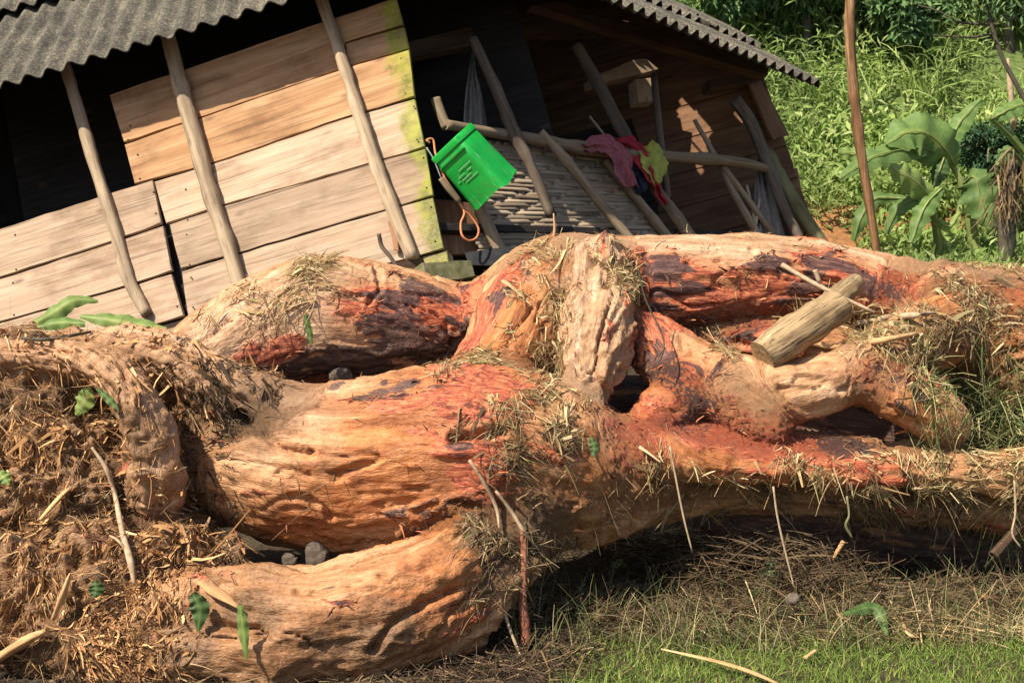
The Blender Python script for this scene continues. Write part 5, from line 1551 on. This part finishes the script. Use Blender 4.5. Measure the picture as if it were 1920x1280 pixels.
banana('taller banana plant with a huge drooping leaf, behind the young one', [(1832, 500), (1824, 440), (1810, 370), (1795, 326), (1772, 296)], [26, 22, 17, 12, 8], [
    ([(1790, 312), (1776, 285), (1738, 250), (1700, 248), (1662, 270)], [5, 32, 34, 30, 6], [0, -.1, -.2, -.25, -.3], 0.5, 0.12),
    ([(1760, 296), (1731, 277), (1672, 284), (1630, 298), (1574, 334)], [3, 13, 18, 17, 4], [-.05, -.2, -.3, -.35, -.4], 0.45, 0.1),
    ([(1660, 290), (1612, 288), (1572, 284)], [4, 12, 8], [.1, .1, .1], 0.62, 0.1),
    ([(1806, 345), (1826, 332), (1840, 374), (1856, 424)], [4, 24, 30, 8], [-.05, -.2, -.25, -.3], 0.3, 0.35),
    ([(1778, 290), (1790, 250), (1806, 222), (1840, 184)], [3, 12, 14, 3], [0, .1, .15, .2], 0.5, 0.05),
    ([(1770, 296), (1762, 320), (1752, 348)], [4, 14, 4], [-.1, -.15, -.15], 0.1, 0.2),
], 9.6)
banana('banana plant at the right edge with one long raised leaf', [(1935, 480), (1930, 380), (1925, 300)], [24, 20, 14], [
    ([(1930, 300), (1900, 260), (1862, 224), (1850, 222)], [4, 6, 4, 2], [0, -.05, -.1, -.1], 0.6, 0.1),
    ([(1858, 224), (1880, 212), (1904, 200), (1950, 186)], [3, 12, 14, 8], [-.1, -.1, -.05, 0], 0.5, 0.1),
    ([(1930, 320), (1900, 285), (1885, 290), (1870, 310)], [3, 12, 14, 3], [0, -.2, -.25, -.3], 0.35, 0.3),
], 9.9)

# slender bare trunk
t = empty('slender_tree', tuple(P(1645, 474, 8.7)), 'tall slender bare brown trunk left of the banana plants', 'tree')
tube('trunk', [P(x, y, 8.7) for x, y in [(1598, -60), (1593, 50), (1599, 150), (1611, 262), (1628, 370), (1647, 490)]], [9.5 * 8.7 / F * k for k in (1.0, .98, 1, .95, .85, .85)], M['brown_trunk'], t, sides=14, n=60, rough=0.10, knots=6)

# thin leaning tree at the right, with bare side branches
t = empty('leaning_tree', tuple(P(1960, 300, 9.0)), 'thin dark leaning sapling with bare twigs at the top right', 'tree')
def br(px, w, Y=9.0, nm='branch'): tube(nm, [P(x, y, Y) for x, y in px], [a * .5 * Y / F for a in w], M['grey_twig'], t, sides=7, n=24, rough=0.06)
br([(1835, -30), (1858, 46), (1880, 110), (1912, 170), (1960, 260), (1990, 420)], [5, 8, 8, 9, 10, 12], nm='trunk')
br([(1858, 46), (1800, 42), (1760, 22), (1722, 10)], [5, 5, 4, 3])
br([(1866, 62), (1820, 70), (1750, 66)], [4, 4, 2])
br([(1862, 50), (1880, 30), (1916, 36)], [4, 4, 3])
br([(1858, 40), (1866, 10), (1876, -20)], [4, 3, 3])
s = Soup()
for _ in range(26):
    cx, cy = random.uniform(1780, 1930), random.uniform(-40, 20)
    n = 26
    p = P(cx, cy, 9.0) + RNG.normal(size=(n, 3)) * 0.06
    s.add(leaves(p, RNG.normal(size=(n, 3)) + [0, 0, -.4], 0.05 + .05 * RNG.random(n), 0.02))
lo_ = s.build('foliage', M['dark_leaf'], t)

# dead trunk with hanging dead leaves, right
t = empty('dead_banana_stump', tuple(P(1888, 500, 9.0)), 'dead brown banana stump with hanging withered leaves at the right', 'stump')
tube('trunk', [P(x, y, 9.0) for x, y in [(1886, 510), (1886, 430), (1890, 372), (1902, 300)]], [.055, .06, .05, .03], M['grey_twig'], t, sides=10, n=20, rough=.2)
s = Soup()
for cx, cy in ((1900, 300), (1890, 330), (1880, 366), (1905, 350), (1870, 390)):
    n = 26
    p = P(cx, cy, 8.95) + RNG.normal(size=(n, 3)) * [.06, .04, .05]
    s.add(ribbons(p, RNG.normal(size=(n, 3)) * .35 + [0, 0, -1], .08 + .16 * RNG.random(n), .006 + .014 * RNG.random(n), 3, .3, .1))
s.build('withered_leaf', M['dead_leaf'], t)['kind'] = 'stuff'
t = empty('dead_palm_strip', tuple(P(1900, 260, 10.0)), 'pale tan dead stalk among the greenery above the dead stump', 'dead stalk')
tube('stalk', [P(x, y, 10.0) for x, y in [(1890, 110), (1894, 160), (1900, 240)]], [.012, .022, .02], M['rootlet'], t, sides=7, rough=.2)
tube('stalk', [P(x, y, 10.0) for x, y in [(1906, 200), (1900, 245)]], [.012, .016], M['rootlet'], t, sides=7, rough=.2)

# ---- shrubs and trees with crowns of leaves
def crown_pts(c, rad, n, blobs=14, thick=0.35):
    out = []
    cs = RNG.normal(size=(blobs, 3)); cs = unit(cs) * (RNG.random((blobs, 1)) ** 0.5) * 0.75
    for k in range(blobs):
        m_ = n // blobs
        d = unit(RNG.normal(size=(m_, 3))) * (0.65 + 0.35 * RNG.random((m_, 1))) * random.uniform(0.22, thick)
        out.append(cs[k] + d)
    return c + np.concatenate(out) * rad
def bush(name, label, cat, px, Y, rad, n, ll, lw, mat, trunk_px=None, droop=-0.3, blobs=14, group=None):
    c = P(px[0], px[1], Y)
    zb = float(gz(c[0], c[1]))
    t = empty(name, (c[0], c[1], zb), label, cat, group)
    tube('trunk', [np.array([c[0] + .1, c[1], zb - .1]), c + np.array([.05, 0, -rad[2] * .4]), c + np.array([0, 0, rad[2] * .4])], [max(.03, rad[0] * .06), max(.025, rad[0] * .045), .01], M['grey_twig'], t, sides=8, n=14)
    for k in range(5):
        e = c + RNG.normal(size=3) * np.array(rad) * .45
        tube('limb', [c + np.array([.05, 0, -rad[2] * .3]), (c + e) / 2 + RNG.normal(size=3) * .05, e], [max(.015, rad[0] * .025), .012, .005], M['grey_twig'], t, sides=6, n=8)
    p = crown_pts(c, np.array(rad), n, blobs)
    s = Soup()
    s.add(leaves(p, unit(p - c) * .6 + RNG.normal(size=p.shape) * .6 + [0, 0, droop], ll * (.6 + .7 * RNG.random(len(p))), lw * (.7 + .6 * RNG.random(len(p)))))
    s.build('crown', M[mat], t)
    return t
bush('feathery_shrub', 'dark blue green feathery shrub behind the banana plants', 'shrub', (1850, 275), 10.3, (.36, .35, .28), 4200, .045, .018, 'blue_leaf', blobs=26)
bush('feathery_shrub', 'dark feathery shrub above the dead stump at the right edge', 'shrub', (1935, 300), 10.4, (.28, .3, .34), 2200, .045, .018, 'blue_leaf', blobs=18)
bush('leafy_tree', 'dark green tree hanging over the slope at the top centre', 'tree', (1690, 20), 12.5, (.4, .5, .55), 4200, .10, .04, 'dark_leaf', blobs=22, group='dark trees on the slope')
bush('leafy_tree', 'dark green tree at the top just right of the roof end', 'tree', (1500, -44), 12.7, (1.0, .6, .55), 5200, .13, .035, 'dark_leaf', blobs=26, group='dark trees on the slope')
bush('leafy_tree', 'dark green tree at the very top above the slender trunk', 'tree', (1640, -50), 12.9, (.8, .6, .6), 4200, .12, .04, 'dark_leaf', blobs=22, group='dark trees on the slope')
bush('leafy_tree', 'dark green tree at the top right corner behind the leaning sapling', 'tree', (1880, -50), 12.8, (.9, .6, .5), 4200, .12, .04, 'dark_leaf', blobs=22, group='dark trees on the slope')
bush('leafy_tree', 'dark green bush at the top edge directly above the roof end', 'bush', (1370, -40), 12.5, (.6, .5, .45), 2600, .11, .03, 'dark_leaf', blobs=16, group='dark trees on the slope')

# ---- undergrowth on the hill (one mass)
s = Soup()
def hill_pts(n, x0, x1, y0, y1):
    x = RNG.uniform(x0, x1, n); y = y0 + (y1 - y0) * RNG.random(n) ** 1.3
    return np.stack([x, y, gz(x, y)], 1)
clumps = hill_pts(9000, -1.5, 11.5, 10.75, 22)
bare = fbm(clumps, 0.9, 2, 31) < -0.33
clumps = clumps[~bare]
for c in clumps:
    n = 28
    rr = random.uniform(.10, .30)
    sc = 0.85 + 0.3 * (c[1] - 10) / 5
    p = c + RNG.normal(size=(n, 3)) * rr * np.array([.75, .6, .75]) + np.array([0, 0, rr * .6])
    d = RNG.normal(size=(n, 3)) * .7 + np.array([0, -.35, -.15])
    kind = vnoise(c * 0.8, 1.0, 40) > 0.0
    L = (.06 + .09 * RNG.random(n)) * sc
    W_ = L * (0.16 if kind else 0.34)
    s.add(leaves(p, d, L, W_))
# upright reed-like grasses
g = hill_pts(420, 1.2, 11, 11.5, 17)
for c in g:
    n = 12
    s.add(ribbons(np.tile(c + [0, 0, .15], (n, 1)) + RNG.normal(size=(n, 3)) * .05, RNG.normal(size=(n, 3)) * .35 + [0, 0, 1], .35 + .5 * RNG.random(n), .018, 4, .35, .5))
tag(s.build('undergrowth', M['weeds']), 'dense green undergrowth covering the hillside', 'undergrowth', kind='stuff')
# low dark growth around banana feet
s = Soup()
c = np.stack([RNG.uniform(2.4, 4.6, 1500), RNG.uniform(7.6, 10.6, 1500)], 1)
keep = (c[:, 0] > 2.95 + 0.2 * RNG.normal(size=1500)) | (c[:, 1] < 8.6)
c = c[keep]
for x, y in c:
    n = 9
    p = np.array([x, y, float(gz(x, y))]) + np.abs(RNG.normal(size=(n, 3))) * [.06, .06, .09]
    s.add(leaves(p, RNG.normal(size=(n, 3)) * .8 + [0, -.2, .35], .05 + .10 * RNG.random(n), .018 + .02 * RNG.random(n)))
    if random.random() < .4:
        s.add(ribbons(np.tile([x, y, float(gz(x, y))], (5, 1)), RNG.normal(size=(5, 3)) * .4 + [0, 0, 1], .12 + .2 * RNG.random(5), .007, 3, .4, .4))
tag(s.build('low_growth', M['weeds']), 'low weeds and grass around the feet of the banana plants', 'weeds', kind='stuff')

# ================================================================== ground cover in front
def ground_pts(n, x0, x1, y0, y1):
    x = RNG.uniform(x0, x1, n); y = RNG.uniform(y0, y1, n)
    return np.stack([x, y, gz(x, y)], 1)
gp = ground_pts(90000, -2.2, 2.6, 3.7, 5.6)
nz = fbm(gp * [1, 1, 0], 1.4, 3, 17)
front = gp[:, 1] < 4.75 + 0.25 * (gp[:, 0] - 1.0) + 0.5 * nz
keep = front & (RNG.random(len(gp)) < np.clip((gp[:, 0] + 0.05 - 0.9 * nz) * 2.2, 0.0, 1)) & (nz > -0.30)
gp = gp[keep]
n = len(gp)
s = Soup()
s.add(ribbons(gp - [0, 0, .004], RNG.normal(size=(n, 3)) * .5 + [0, 0, 1], .025 + .045 * RNG.random(n) ** 2, .003 + .002 * RNG.random(n), 2, .5, .2, taper=.15))
tag(s.build('lawn_grass', M['grass']), 'short green grass on the ground in front of the tree', 'grass', kind='stuff')

# straw litter heaped on the ground under and before the trunk
def heap(px, py, Y, rx, ry, hz, n, soup, lmin=.06, lmax=.3, w=(.0022, .007)):
    c = P(px, py, Y)
    a = RNG.uniform(0, 2 * math.pi, n); r = np.sqrt(RNG.random(n))
    x, y = c[0] + np.cos(a) * r * rx, c[1] + np.sin(a) * r * ry
    z = gz(x, y) + hz * (1 - r ** 2) * RNG.random(n) + .008
    d = RNG.normal(size=(n, 3)) * [1, 1, .28]
    L = lmin + (lmax - lmin) * RNG.random(n) ** 2
    p = np.stack([x, y, z], 1) - unit(d) * L[:, None] * .5
    p[:, 2] = np.maximum(p[:, 2], gz(p[:, 0], p[:, 1]) + .004)
    soup.add(ribbons(p, d, L, w[0] + (w[1] - w[0]) * RNG.random(n) ** 2, 3, .3, .15))
s = Soup()
heap(1420, 1070, 5.0, .42, .32, .34, 2600, s)
heap(1560, 1080, 4.95, .3, .25, .26, 1200, s)
heap(1300, 1140, 4.75, .6, .28, .10, 1800, s)
heap(1650, 1130, 4.8, .6, .3, .12, 2200, s)
heap(1850, 1120, 4.9, .4, .3, .12, 1400, s)
heap(1080, 1150, 4.75, .3, .28, .08, 900, s)
heap(1250, 1040, 5.6, .5, .3, .1, 900, s)
heap(1700, 1180, 4.55, .7, .15, .05, 700, s)
k_ = np.concatenate(s.t); s.t = [k_ * 0.48]  # tints lowered: the shade under the trunk is put into the straw colour
tag(s.build('ground_straw', M['mud_straw']), 'muddy straw litter, darkened for shade, heaped on the ground under the trunk', 'straw', kind='stuff')
s = Soup()
heap(1760, 1170, 4.6, .5, .16, .05, 420, s, .08, .4)
heap(1500, 1130, 4.75, .6, .25, .12, 420, s, .06, .3)
heap(1850, 1170, 4.6, .3, .14, .05, 260, s, .08, .4)
heap(1240, 1040, 5.8, .3, .3, .2, 700, s, .05, .25)
heap(1200, 1100, 4.9, .5, .3, .08, 200, s, .05, .3)
tag(s.build('pale_ground_straw', M['straw']), 'pale dry straw strands on top of the ground litter', 'straw', kind='stuff')
s = Soup()
heap(600, 1275, 4.15, 1.1, .12, .03, 1500, s, .03, .16)
heap(930, 1262, 4.22, .3, .2, .06, 700, s, .03, .2)
heap(1010, 1200, 4.4, .25, .25, .08, 700, s, .04, .22)
tag(s.build('root_litter', M['crevice']), 'dark rotten litter on the ground along the lower root', 'litter', kind='stuff')
# debris bank at the right edge, with green wisps
s = Soup()
for (px, py, Y, rx, ry, hz, n) in ((1900, 760, 5.35, .3, .3, .5, 1200), (1930, 860, 5.2, .25, .3, .4, 900)):
    c = P(px, py, Y)
    p = c + RNG.normal(size=(n, 3)) * [rx * .5, .1, .14]
    s.add(ribbons(p, RNG.normal(size=(n, 3)) * [1, .6, .6] + [.3, -.2, -.2], .06 + .2 * RNG.random(n), .003 + .004 * RNG.random(n), 3, .4, .4))
tag(s.build('green_debris', M['green_straw']), 'bank of greenish grass debris piled at the right edge of the trunk', 'grass debris', kind='stuff')
# weeds standing in the litter
s = Soup()
c = ground_pts(800, 0.0, 2.4, 4.35, 5.1)
for q in c:
    s.add(ribbons(np.tile(q, (3, 1)), RNG.normal(size=(3, 3)) * .35 + [0, 0, 1], .06 + .2 * RNG.random(3), .003, 4, .5, .3))
tag(s.build('grass_blades', M['green_straw']), 'taller grass blades standing in the ground litter', 'grass', kind='stuff')

def lying(px, w, Y, mat, label, cat, name='stick', **kw):
    q = []
    for i, (x, y) in enumerate(px):
        d = ray(x, y); t_ = (0.03 - CAM[2]) / d[2]
        q.append(CAM + d * t_)
    ww = w if isinstance(w, (list, tuple)) else [w] * len(px)
    o = tube(name, q, [a * .5 * p[1] / F for a, p in zip(ww, q)], M[mat], None, **kw)
    return tag(o, label, cat)
lying([(1700, 1140), (1780, 1146), (1850, 1162), (1910, 1176)], [9, 9, 8, 6], None, 'rootlet', 'pale yellow stick lying on the litter at the right', 'stick')
lying([(1240, 1216), (1330, 1236), (1400, 1256), (1470, 1286)], [6, 12, 14, 6], None, 'split_wood', 'orange split strip lying on the grass at the bottom', 'wood strip', flat=.4)
lying([(1670, 1150), (1690, 1170), (1710, 1192)], [10, 20, 10], None, 'split_wood', 'reddish bark chip in the litter beside the dark leaf', 'bark chip', flat=.4)
lying([(1840, 1118), (1880, 1122), (1930, 1124)], [8, 10, 8], None, 'split_wood', 'reddish stick lying at the right edge', 'stick')
lying([(1510, 1232), (1530, 1218)], [8, 9], None, 'split_wood', 'short brown chip at the edge of the grass', 'wood chip', flat=.5)
thing_tube('stick', [(1562, 1048), (1572, 1030), (1582, 1014)], [6, 8, 9], 'split_wood', 'short stick poking up from the straw heap', 'stick', Y=4.95)
